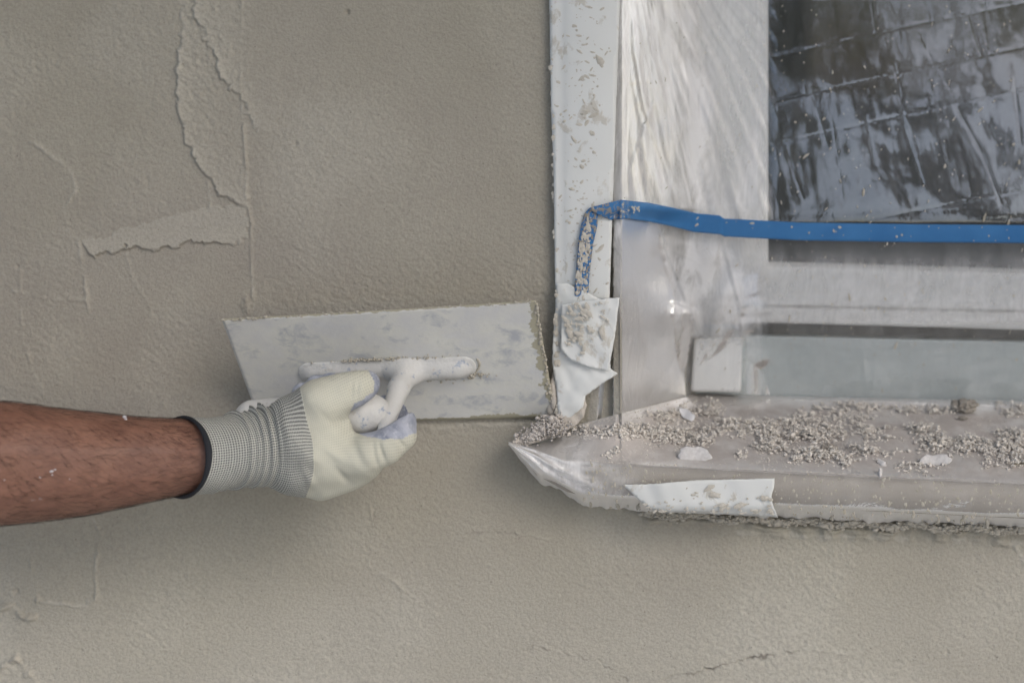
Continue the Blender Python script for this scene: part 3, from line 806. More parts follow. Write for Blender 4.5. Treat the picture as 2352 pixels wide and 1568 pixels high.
def crumbs():
    specs = []
    # (px, py, spread x, spread y, count, heap height)
    clumps = [(1375, 1000, 30, 7, 110, 3), (1440, 1002, 32, 9, 200, 4), (1520, 1000, 34, 10, 260, 5), (1545, 960, 24, 8, 120, 4), (1620, 948, 22, 8, 150, 7),
              (1590, 1018, 34, 9, 200, 4), (1670, 985, 40, 9, 240, 4), (1735, 995, 34, 9, 230, 4), (1780, 1030, 30, 8, 200, 4), (1800, 975, 40, 8, 180, 3),
              (1850, 1000, 34, 10, 260, 5), (1905, 1000, 44, 12, 280, 4), (1880, 1045, 30, 9, 200, 4), (1950, 965, 30, 6, 90, 3), (2010, 1045, 30, 9, 170, 4),
              (2010, 995, 40, 9, 160, 3), (2110, 1000, 34, 9, 230, 5), (2150, 1030, 34, 8, 250, 5), (2230, 1030, 40, 10, 320, 6), (2300, 1040, 34, 10, 260, 5),
              (2340, 1000, 30, 10, 160, 4), (2330, 1062, 30, 7, 150, 4), (1960, 938, 60, 5, 150, 2), (2120, 945, 50, 6, 120, 3), (2330, 945, 30, 7, 120, 3), (2420, 1030, 60, 20, 400, 5),
              (1940, 1060, 14, 6, 60, 2), (1400, 1045, 14, 6, 30, 1), (1830, 1058, 10, 5, 40, 2), (1700, 1050, 8, 5, 25, 2), (2100, 1075, 40, 8, 60, 1), (2540, 1020, 60, 20, 300, 4)]
    for px, py, sx, sy, n, hh in clumps:
        sub = [(rs.normal(px, sx * .8), rs.normal(py, sy * .9)) for _ in range(14)]
        for i in range(int(n * 1.1)):
            cx_, cy_ = sub[rs.randint(14)]
            x = rs.normal(cx_, sx * .38); y = rs.normal(cy_, sy * .55)
            t = sill_t(x, y)
            if t < .04 or t > .97: continue
            Rg = min(.0036, rs.gamma(1.1, .00066) + .00025)
            d = math.hypot((x - cx_) / sx, (y - cy_) / sy)
            up = rs.uniform(0, 1) * hh * .0020 * math.exp(-d * d * 2)
            c0 = sill_pt(x, t, Rg * .4 + up)
            for q in range(int(3 + (Rg / .00072) ** 2 * 1.1)):
                v = rs.randn(3); v *= Rg * rs.uniform(.35, 1) ** .5 / np.linalg.norm(v)
                r = rs.gamma(2.2, .00020) + .00022
                specs.append((c0 + Vector((v[0], v[1], abs(v[2]) * .75)), r, (rs.uniform(.7, 1.3), rs.uniform(.7, 1.2), rs.uniform(.6, 1))))
    for i in range(6500):
        x = rs.uniform(1330, 2500); t = min(.98, max(.05, rs.normal(.55, .3)))
        specs.append((sill_pt(x, t, .0002), rs.gamma(1.5, .00013) + .00018, (1, 1, .8)))
    V, Fc = lumps(specs, jit=.42)
    o = link('plaster_crumbs', mesh('crumbs', V, Fc), m_crumb, smooth=False)
    tag(o, 'loose heap of dry grey plaster crumbs scattered along the filmed sill', 'plaster crumbs', kind='stuff')
    specs = []
    for i in range(1700):
        x = rs.normal(1236, 26); y = 1000 - (x - 1236) * .28 + rs.normal(0, 9) - 12 * math.exp(-((x - 1250) / 30) ** 2)
        if x < 1182 or x > 1318: continue
        yy = -.030 + rs.uniform(-.008, .008)
        specs.append((P(x, y, yy), rs.gamma(2.2, .00026) + .0004, (1, 1, .9)))
    for i in range(160):
        x = rs.normal(1268, 12); y = rs.normal(968, 7)
        specs.append((P(x, y, -.022 + rs.uniform(-.006, .006)), rs.gamma(2.4, .0005) + .0004, (1, 1, .9)))
    V, Fc = lumps(specs, jit=.42)
    o = link('plaster_crumbs', mesh('crumbs2', V, Fc), mat_lump('fresh_plaster_crumbs', (0.44, 0.40, 0.37), (0.62, 0.58, 0.54)), smooth=False)
    tag(o, 'small pile of plaster crumbs on the left sill corner under the trowel tip', 'plaster crumbs', kind='stuff')
crumbs()

def chip(name, px, py, w, hgt, mat, label, thick=.5, lift=.003, tilt=0.0, seed=0, flake=False):
    r_ = np.random.RandomState(seed)
    t = sill_t(px, py)
    c = sill_pt(px, t, lift)
    s = (D + c.y) / F
    if not flake:
        global rs
        keep_, rs = rs, r_
        a_, b_ = w / 2 * s, hgt / 2 * s
        sp_ = []
        for q in range(130):
            v = r_.randn(3); v /= np.linalg.norm(v); v *= r_.uniform(.3, 1) ** .5
            sp_.append((Vector((v[0] * a_ * .85, v[1] * b_ * .8, v[2] * b_ * .72)), b_ * r_.uniform(.16, .34), (1.2, 1, .8)))
        V, Fc = lumps(sp_, True, .14)
        rs = keep_
        o = link(name, mesh(name, V, Fc), mat); o.location = c
        tag(o, label, 'plaster lump')
        return
    nn = Noise2(seed + 50, 10, 4, 64)
    v = IV2.copy()
    bm = bmesh.new(); bmesh.ops.create_icosphere(bm, subdivisions=3, radius=1)
    for q in bm.verts:
        k = q.co.normalized()
        a = math.atan2(k.z, k.x)
        e = 1 + .16 * math.sin(2 * a + seed) + .10 * math.sin(5 * a + seed * 2) + .06 * math.sin(9 * a + seed) + .085 * r_.randn() * (0 if flake else 1) + .02 * r_.randn()
        if not flake: e += .10 * math.sin(k.x * 7 + seed) * math.sin(k.z * 6 + k.y * 5) + .06 * math.sin(k.x * 15 + k.z * 11 + seed) * math.sin(k.y * 13) 
        q.co = Vector((k.x * w / 2 * s * e, k.y * thick * s * hgt / 2 * (1 + .08 * r_.randn()), k.z * hgt / 2 * s * e))
        if flake: q.co.y += .0012 * math.sin(k.x * 3 + seed)
    M4 = Matrix.Rotation(R(-30), 4, 'X') @ Matrix.Rotation(tilt, 4, 'Y')
    bm.transform(M4)
    me = bpy.data.meshes.new(name); bm.to_mesh(me); bm.free()
    o = link(name, me, mat, smooth=not flake or True); o.location = c
    tag(o, label, 'plaster flake' if flake else 'plaster lump')
chip('plaster_lump', 2215, 948, 68, 40, m_chip_d, 'large darker damp plaster lump at the back right of the sill', .8, .007, 0, 3)
chip('plaster_lump', 2150, 1022, 50, 26, m_chip_d, 'flat brownish plaster lump in the right crumb heap between two pale clusters', .8, .004, 0, 4)
chip('plaster_lump', 1903, 1040, 44, 26, m_chip_d, 'small rough plaster lump at the front of the middle crumb heap', .9, .004, 0, 5)
chip('plaster_lump', 2212, 968, 26, 12, m_chip_d, 'tiny damp lump just below the large dark plaster lump', .9, .003, 0, 6)
chip('plaster_flake', 1595, 1056, 68, 46, m_chip_w, 'large pale oval plaster flake at the front edge above the white sill tape', .10, .004, .2, 7, True)
chip('plaster_flake', 2148, 1066, 66, 34, m_chip_w, 'pale half moon plaster flake lying before the right crumb heap', .12, .003, -.1, 8, True)
chip('plaster_flake', 1578, 967, 40, 22, mat_simple('white_paint_flake', (.72, .72, .74), .5), 'bright white paint flake standing up at the back of the left crumb heap', .10, .006, .5, 9, True)
chip('plaster_flake', 2026, 1070, 30, 13, m_chip_w, 'slender pale plaster sliver in front of the middle crumbs', .35, .002, .7, 10, True)
chip('plaster_flake', 2022, 1092, 12, 24, m_chip_w, 'small upright pale sliver at the sill front edge right of centre', .35, .002, 0, 12, True)

def splats(specs, n=9):
    """flat domed drops: centre, radius, stretch, angle (wall-parallel)"""
    Vs, Fs = [], []; k = 0
    for c, r, st, an in specs:
        ca, sa = math.cos(an), math.sin(an)
        V = [(c.x, c.y - r * .20, c.z)]
        for ring, (f, dy) in enumerate(((.6, .15), (1.0, 0.0))):
            for i in range(n):
                t = i * 6.2832 / n
                rr = r * f * (1 + rs.uniform(-.28, .28))
                a, b = rr * math.cos(t) * st, rr * math.sin(t)
                V.append((c.x + a * ca - b * sa, c.y - r * dy, c.z + a * sa + b * ca))
        Vs += V
        for i in range(n):
            j = (i + 1) % n
            Fs.append((k, k + 1 + i, k + 1 + j))
            Fs.append((k + 1 + i, k + 1 + n + i, k + 1 + n + j)); Fs.append((k + 1 + i, k + 1 + n + j, k + 1 + j))
        k += len(V)
    return np.array(Vs), np.array(Fs)

def splat_obj(name, specs, root, mat=m_spat):
    V, Fc = splats(specs)
    o = link(name, mesh(name, V, Fc), mat)
    o['kind'] = 'stuff'
    if root.type == 'EMPTY': under(o, root)
    else: o.parent = root
    return o
sp = []
for i in range(520):                    # fine drops over the pane part of the film
    x = rs.uniform(1430, 2400); y = rs.uniform(0, 900)
    if x < 1740 and rs.rand() < .6: continue
    d = float(film_depth(x, y)) - .0035
    d = min(d, .120)
    big = rs.rand() < .10
    sp.append((P(x, y, d), rs.uniform(.0006, .0012) if big else rs.uniform(.0002, .0006), rs.choice([1, 1.3, 2.0, 4.0]), R(rs.uniform(40, 120))))
for i in range(420):                    # on the sill front
    x = rs.uniform(1340, 2420); 
    a, b = float(fy_front(x)), float(fy_bot(x)); y = a + (b - a) * rs.uniform(0, 1)
    sp.append((P(x, y, -.0475 + .028 * max(0, (y - a) / (b - a) - .72) / .28), rs.uniform(.0003, .0012) * (1.6 if y > b - 20 else 1), rs.choice([1, 1.5, 2.2]), R(rs.uniform(60, 120))))
splat_obj('spatter', sp, film)
sp = []
for i in range(260):
    x = rs.normal(1335, 36); y = rs.uniform(-10, 680)
    if x < 1275 or x > 1408 - y * .02: continue
    sp.append((P(x, y, float(strip_depth(x, y)) - .0006), rs.gamma(1.6, .00028) + .0002, rs.choice([1.2, 1.8, 3.0]), R(rs.uniform(-60, 60))))
for i in range(60):
    y = rs.uniform(-10, 960); x = lerp(y, [(0, 1264), (400, 1272), (660, 1276), (960, 1280)]) + rs.uniform(-2, 4)
    sp.append((P(x, y, -.009 if y < 660 else -.016), rs.uniform(.0008, .0026), 1.3, R(90)))
splat_obj('spatter', sp, strip, m_spat2)
sp = []
for i in range(90):
    x = rs.uniform(1480, 1775); y = 1176 + (x - 1480) * .02 - rs.gamma(1.5, 14)
    if y < 1108: continue
    sp.append((P(x, y, -.0500 + .010 * float(sstep(1160, 1190, y))), rs.gamma(2, .0003) + .0003, rs.choice([1, 1.8, 2.4]), R(rs.uniform(-30, 40))))
splat_obj('spatter', sp, stape, m_spat2)
sp = []
for i in range(110):
    x = rs.normal(1335, 30); y = rs.normal(745, 40)
    if not (1292 < x < 1400 and 695 < y < 840): continue
    sp.append((P(x, y, float(crum(x, y)) * .55 - .0148), rs.gamma(2, .0004) + .0003, rs.choice([1, 1.8, 2.4]), R(rs.uniform(-80, 10))))
splat_obj('spatter', sp, torn, m_spat2)
sp = []
for i in range(230):
    y = rs.uniform(500, 692); x = lerp(y, [(478, 1350), (560, 1340), (694, 1330)]) + rs.normal(0, 9)
    if not lerp(y, [(478, 1354), (560, 1328), (694, 1319)]) + 2 < x < lerp(y, [(492, 1374), (560, 1362), (694, 1350)]) - 1: continue
    sp.append((P(x, y, -.0172), rs.gamma(2, .00025) + .0003, rs.choice([1, 1.6, 2.2]), R(rs.uniform(60, 120))))
for i in range(90):
    x = rs.uniform(1362, 1470) if i < 50 else rs.uniform(1470, 2352); y = lerp(x, [(1354, 480), (1400, 484), (1491, 488), (1656, 517), (1837, 532), (2352, 537)]) + rs.normal(0, 9)
    yy = min(float(film_depth(x, 515)) - .0130, -.0185 + (x - 1354) * .00012 if x < 1470 else 9)
    if 1424 < x < 1640: yy = min(yy, max(float(reveal_depth(x)), 0) - .0185)
    sp.append((P(x, y, yy), rs.gamma(1.5, .0003) + .0002, rs.choice([1, 1.6, 2.2]), R(rs.uniform(0, 120))))
splat_obj('spatter', sp, blue, m_spat2)
# ragged bead of render squeezed out under the film
specs = []
for i in range(5000):
    x = rs.uniform(1470, 2560); b = float(fy_bot(x))
    specs.append((P(x, b + rs.normal(5, 4) + (4 if x > 1640 else 0) + 4 * math.sin(x * .05), -.004 - rs.uniform(0, .006)), rs.gamma(1.6, .00034) + .0004, (1.4, .6, .8)))
V, Fc = lumps(specs, True, .12)
o = link('render_bead', mesh('bead', V, Fc), mat_lump('fresh_render_bead', (0.42, 0.385, 0.32), (0.54, 0.50, 0.43))); tag(o, 'ragged bead of wet render squeezed out under the sill film', 'render bead', kind='stuff')

# ------------------------------------------------------------------ trowel
TL, TR, BR, BL = P(510, 733, -.070), P(1231, 690, -.064), P(1277, 958, -.004), P(596, 967, -.006)
bu = ((TR - TL) + (BR - BL)).normalized()
bv_ = ((TL - BL) + (TR - BR)); bv_ = (bv_ - bu * bv_.dot(bu)).normalized()
bn = bv_.cross(bu) * -1
if bn.y > 0: bn = -bn
bo = (TL + TR + BR + BL) / 4
def L(u, v, n): return bo + bu * u + bv_ * v + bn * n
def build_trowel():
    root = empty('plastering_trowel', bo)
    tag(root, 'steel plastering trowel caked in whitish plaster gripped by the gloved hand', 'trowel')
    nu, nv = 90, 40
    V, uv = [], []
    rr = random.Random(4)
    for j in range(nv):
        for i in range(nu):
            s, t = i / (nu - 1), j / (nv - 1)
            a = BL.lerp(BR, s); b = TL.lerp(TR, s)
            p = a.lerp(b, t)
            p = p + bn * (.0012 * math.sin(s * 3.1) )
            V.append(p); uv.append((s, t))
    me = mesh('blade', V, gridfaces(nv, nu)); uvs(me, uv)
    o = under(link('blade', me, m_blade), root)
    md = o.modifiers.new('t', 'SOLIDIFY'); md.thickness = .0009; md.offset = 0
    # crusted residue on the blade: top edge, bar, right corner
    specs = []
    for i in range(160):
        s = rs.beta(1, 1); specs.append((TL.lerp(TR, s) + bn * .001 + bv_ * rs.normal(-.0005, .0008), rs.uniform(.0004, .0011) * (1.5 if rs.rand() < .1 else 1), (1.4, 1, .8)))
    for i in range(90):
        specs.append((TR.lerp(BR, rs.uniform(0, 1)) + bn * .0008 - bu * abs(rs.normal(0, .0016)), rs.uniform(.0005, .0018), (1, .6, 1.3)))
    for i in range(420):                # heap under the bar's right end
        u = rs.normal(.053, .013); v = -.0105 - abs(rs.normal(0, .0028)); 
        specs.append((L(u, v, abs(rs.normal(.001, .0018))), rs.uniform(.0004, .0014), (1, 1, 1)))
    for i in range(60):
        a = rs.uniform(-1.2, .6)
        specs.append((L(.066 + .011 * math.cos(a), .0 + .011 * math.sin(a), .001), rs.uniform(.0006, .0016), (1, 1, 1)))
    for i in range(170):
        specs.append((L(rs.choice([rs.normal(-.03, .012), rs.normal(.01, .02)]), .0092 + abs(rs.normal(0, .0012)), rs.uniform(.001, .004)), rs.uniform(.0004, .0012), (1, 1, 1)))
    V, Fc = lumps(specs)
    o = under(link('plaster_residue', mesh('res', V, Fc), m_spat), root); o['kind'] = 'stuff'
    specs = [(P(1271, 895, -.012), .0075, (.55, .6, 1.7)), (P(1273, 918, -.012), .0065, (.6, .6, 1.6)), (P(1268, 940, -.010), .005, (1, .6, 1.4)), (P(1272, 870, -.012), .004, (.5, .6, 1.8))]
    V, Fc = lumps(specs, True, .08)
    under(link('wet_plaster_blob', mesh('blob', V, Fc), m_wetblob), root)
    specs = [(L(-.034 + rs.uniform(-.006, .006), -.014 + rs.uniform(-.002, .003), .004 + rs.uniform(0, .004)), .0045, (1.4, .8, .8)) for _ in range(7)]
    V, Fc = lumps(specs, True, .08)
    under(link('plaster_dab', mesh('dab', V, Fc), m_wetblob), root)
    return root
trowel = build_trowel()

# ------------------------------------------------------------------ implicit surfaces (distance fields polygonised as one skin)
def surface_net(sdf, lo, hi, h):
    nx, ny, nz = [int((b - a) / h) + 2 for a, b in zip(lo, hi)]
    xs = lo[0] + h * np.arange(nx); ys = lo[1] + h * np.arange(ny); zs = lo[2] + h * np.arange(nz)
    X, Y, Z = np.meshgrid(xs, ys, zs, indexing='ij')
    S = sdf(X, Y, Z).astype(np.float32)
    ins = S < 0
    acc = np.zeros((nx - 1, ny - 1, nz - 1, 3), np.float32); cnt = np.zeros((nx - 1, ny - 1, nz - 1), np.float32)
    offs = [(i, j, k) for i in (0, 1) for j in (0, 1) for k in (0, 1)]
    def sl(o): return tuple(slice(a, a + n - 1) for a, n in zip(o, (nx, ny, nz)))
    for a in offs:
        for ax in range(3):
            if a[ax]: continue
            b = list(a); b[ax] = 1
            A, B = S[sl(a)], S[sl(b)]
            c = (A < 0) != (B < 0)
            t = np.where(c, A / np.where(c, A - B, 1), 0)
            for d in range(3):
                acc[..., d] += np.where(c, a[d] + (t if d == ax else 0), 0)
            cnt += c
    act = cnt > 0
    idx = -np.ones(act.shape, int); idx[act] = np.arange(act.sum())
    I = np.argwhere(act)
    V = (I + acc[act] / cnt[act][:, None]) * h + np.array(lo)
    Q = []
    for ax in range(3):
        s0 = [slice(None)] * 3; s1 = [slice(None)] * 3
        s0[ax] = slice(0, -1); s1[ax] = slice(1, None)
        c = ins[tuple(s0)] != ins[tuple(s1)]
        E = np.argwhere(c)
        u, v = [(1, 2), (2, 0), (0, 1)][ax]
        ok = (E[:, u] > 0) & (E[:, v] > 0) & (E[:, u] < act.shape[u]) & (E[:, v] < act.shape[v])
        E = E[ok]
        fl = ins[tuple(s0)][tuple(E.T)]
        def at_(du, dv):
            e = E.copy(); e[:, u] -= du; e[:, v] -= dv
            return idx[tuple(e.T)]
        q = np.stack([at_(1, 1), at_(0, 1), at_(0, 0), at_(1, 0)], 1)
        q[~fl] = q[~fl][:, ::-1]
        Q.append(q)
    return V, np.concatenate(Q)

def cone(X, Y, Z, a, b, ra, rb, sq=1.0):
    """distance to a tapered round bar; sq > 1 thins it along Y"""
    d = b - a; L2 = d.dot(d) + 1e-12
    t = np.clip(((X - a.x) * d.x + (Y - a.y) * d.y + (Z - a.z) * d.z) / L2, 0, 1)
    return np.sqrt((X - a.x - t * d.x) ** 2 + ((Y - a.y - t * d.y) * sq) ** 2 + (Z - a.z - t * d.z) ** 2) - (ra + (rb - ra) * t)
def smin(a, b, k):
    h = np.clip(.5 + .5 * (b - a) / k, 0, 1)
    return b * (1 - h) + a * h - k * h * (1 - h)

def bounds(pts, pad):
    a = np.array([p[:] for p in pts])
    return (a.min(0) - pad).tolist(), (a.max(0) + pad).tolist()

# handle mount and stem (cast in one piece), grip as its own part
HN = .060
def mount_sdf(X, Y, Z):
    bar = cone(X, Y, Z, L(-.074, -.004, -.003), L(.061, -.004, -.002), .0098, .0100)
    bar = smin(bar, cone(X, Y, Z, L(.0, -.004, .002), L(.056, -.004, .001), .0098, .0094), .004)
    st = cone(X, Y, Z, L(.012, -.004, .006), L(.009, -.001, .030), .0112, .0092)
    st2 = cone(X, Y, Z, L(.009, -.001, .030), L(.004, -.006, .082), .0092, .0060)
    rx, ry, rz = X - bo.x, Y - bo.y, Z - bo.z
    uu = rx * bu.x + ry * bu.y + rz * bu.z; vv = rx * bv_.x + ry * bv_.y + rz * bv_.z + .004; ww = rx * bn.x + ry * bn.y + rz * bn.z
    slab = np.hypot(np.maximum(np.abs(uu + .006) - .069, 0), np.maximum(np.abs(vv) - .002, 0)) - .0105
    slab = np.maximum(slab, np.abs(ww) - .0022)
    bar = smin(bar, slab, .005)
    bar = bar + .0002 * np.sin(uu * 150 + 1) * np.sin(vv * 200 + uu * 90)
    d = smin(bar, st, .011)
    return smin(d, st2, .004)
V, Q = surface_net(mount_sdf, *bounds([L(-.09, -.02, 0), L(.09, .02, 0), L(-.09, .02, .09), L(.09, -.02, .09)], .014), .0013)
under(link('handle_mount', mesh('mount', V, Q), m_hand), trowel)
def grip_sdf(X, Y, Z):
    d = cone(X, Y, Z, L(-.017, -.001, HN), L(-.060, -.001, HN + .001), .0178, .0185)
    d = smin(d, cone(X, Y, Z, L(-.060, -.001, HN + .001), L(-.112, -.001, HN), .0180, .0150), .006)
    return smin(d, cone(X, Y, Z, L(-.008, -.001, HN), L(-.014, -.001, HN), .0150, .0172), .004)
V, Q = surface_net(grip_sdf, *bounds([L(-.13, -.02, HN - .02), L(.02, .02, HN + .02), L(-.13, .02, HN + .02), L(.02, -.02, HN - .02)], .012), .0014)
under(link('grip', mesh('grip', V, Q), m_hand), trowel)

# ------------------------------------------------------------------ the arm and gloved hand
def ring_tube(sts, n, bow=None, cap=True):
    """sts: (centre, radius up, radius deep); bow(i): how far the near side of ring i leans along the axis"""
    C = [s[0] for s in sts]; V = []
    for i, (c, rv, rd) in enumerate(sts):
        T = (C[min(i + 1, len(C) - 1)] - C[max(i - 1, 0)]).normalized()
        up = Vector((0, 0, 1)); up = (up - T * up.dot(T))
        up.normalize()
        dp = T.cross(up)
        for k in range(n):
            a = 2 * math.pi * k / n
            o = dp * math.cos(a) * rd + up * math.sin(a) * rv
            near = max(-1, min(1, -o.y / max(rd, 1e-6)))
            V.append(c + o + T * ((bow[i] if bow else 0) * near))
    Fc = [tuple(int(x) for x in q) for q in gridfaces(len(sts), n, True)]
    if cap:
        Fc.append(tuple(range(n))[::-1]); Fc.append(tuple(range((len(sts) - 1) * n, len(sts) * n)))
    return V, Fc

person = None
def build_arm():
    global person
    # px, py, y, radius up (photo units), radius deep (metres)
    K = [(-1100, 300, -.62, 120, .055), (-900, 480, -.50, 140, .056), (-650, 760, -.34, 150, .055), (-430, 980, -.225, 150, .053), (-330, 1050, -.19, 150, .052), (-230, 1068, -.168, 152, .050), (-120, 1068, -.155, 148, .048), (0, 1064, -.145, 139, .045), (100, 1065, -.136, 129, .042), (200, 1064, -.128, 116, .038),
         (300, 1058, -.120, 100, .034), (400, 1050, -.112, 86, .030), (470, 1046, -.108, 80, .028), (540, 1038, -.105, 74, .026), (620, 1026, -.103, 70, .024), (660, 1022, -.102, 50, .018), (672, 1020, -.102, 16, .006)]
    sts = []
    ts = np.linspace(0, len(K) - 1, 90)
    A = np.array(K, float)
    for t in ts:
        i = int(min(len(K) - 2, t)); f = t - i
        p0, p1, p2, p3 = A[max(0, i - 1)], A[i], A[i + 1], A[min(len(K) - 1, i + 2)]
        q = .5 * (2 * p1 + (p2 - p0) * f + (2 * p0 - 5 * p1 + 4 * p2 - p3) * f * f + (3 * p1 - p0 - 3 * p2 + p3) * f ** 3)
        sts.append((P(q[0], q[1], q[2]), max(.003, q[3] * (D + q[2]) / F), max(.003, q[4])))
    V, Fc = ring_tube(sts, 56)
    V = [Vector(v) for v in V]
    for v in V:                        # tendon and muscle relief
        w = .0012 * math.sin(v.x * 30 + v.z * 38) + .0007 * math.sin(v.x * 70 - v.z * 90)
        w += .0016 * math.exp(-((v.z - (P(0, 1010, -.12).z - .10 * (v.x - P(300, 0, -.12).x))) / .004) ** 2) + .0011 * math.exp(-((v.z - P(0, 1082, -.12).z - .05 * (v.x - P(300, 0, -.12).x)) / .005) ** 2)
        v.y -= w
    me = mesh('forearm', V, Fc)
    person = link('person', me, m_skin)
    person.name = 'person'
    tag(person, 'bare suntanned forearm of a worker wearing a cream knit glove and holding a trowel', 'person')
    # body hair
    HV, HF = [], []
    me.update()
    ns = [p.normal.copy() for p in me.polygons]; cs = [p.center.copy() for p in me.polygons]
    if sum((c - P(200, 1064, -.128)).dot(n) for c, n in zip(cs, ns) if abs(c.x - P(200, 0, -.128).x) < .03) < 0: ns = [-n for n in ns]
    cand = [i for i, c in enumerate(cs) if P(-60, 0, -.14).x < c.x < P(470, 0, -.108).x and ns[i].y < .45]
    for k in range(3000):
        i = rnd.choice(cand)
        pq = me.polygons[i]; vs = [me.vertices[a].co for a in pq.vertices]
        a, b = rnd.random(), rnd.random()
        p = vs[0].lerp(vs[1], a).lerp(vs[3].lerp(vs[2], a), b)
        n = ns[i]
        fl = Vector((.75, -.1, -.5 + rnd.uniform(-.35, .35))); 
        if rnd.random() < .3: fl = Vector((.8, 0, .2))
        fl = (fl - n * fl.dot(n)).normalized()
        ln = rnd.uniform(.007, .016); r = .00007
        side = fl.cross(n).normalized()
        prev = None
        for s in range(4):
            t = s / 3
            c = p + fl * ln * t + n * (.0003 + .0018 * t * (1 - .6 * t)) + side * .0012 * math.sin(t * 2 + k)
            rr = r * (1 - .75 * t)
            base = len(HV); HV += [c + side * rr, c - side * rr * .5 + n * rr, c - side * rr * .5 - n * rr]
            if prev is not None:
                for m_ in range(3):
                    HF.append((prev + m_, prev + (m_ + 1) % 3, base + (m_ + 1) % 3, base + m_))
            prev = base
    o = link('arm_hair', mesh('hair', HV, HF), mat_simple('dark_hair', (.045, .028, .02), .5)); o.parent = person; o['kind'] = 'stuff'
    # dried splash on the arm
    sp = []
    for (x, y, r) in [(118, 1082, .0016), (126, 1078, .0010), (120, 1090, .0008), (92, 1096, .0008), (286, 957, .0018), (289, 962, .0012), (160, 1100, .0005), (10, 1102, .0006)]:
        yy = -.145 - .045 * math.sqrt(max(0.02, 1 - ((y - 1064) / 128) ** 2)) + (x / 200) * .012
        sp.append((P(x, y, yy - .0005), r * .7, (1.5, .3, .8)))
    V, Fc = lumps(sp, True); o = link('plaster_splash', mesh('splash', V, Fc), mat_simple('dry_white', (.62, .6, .62), .8)); o.parent = person; o['kind'] = 'stuff'
build_arm()

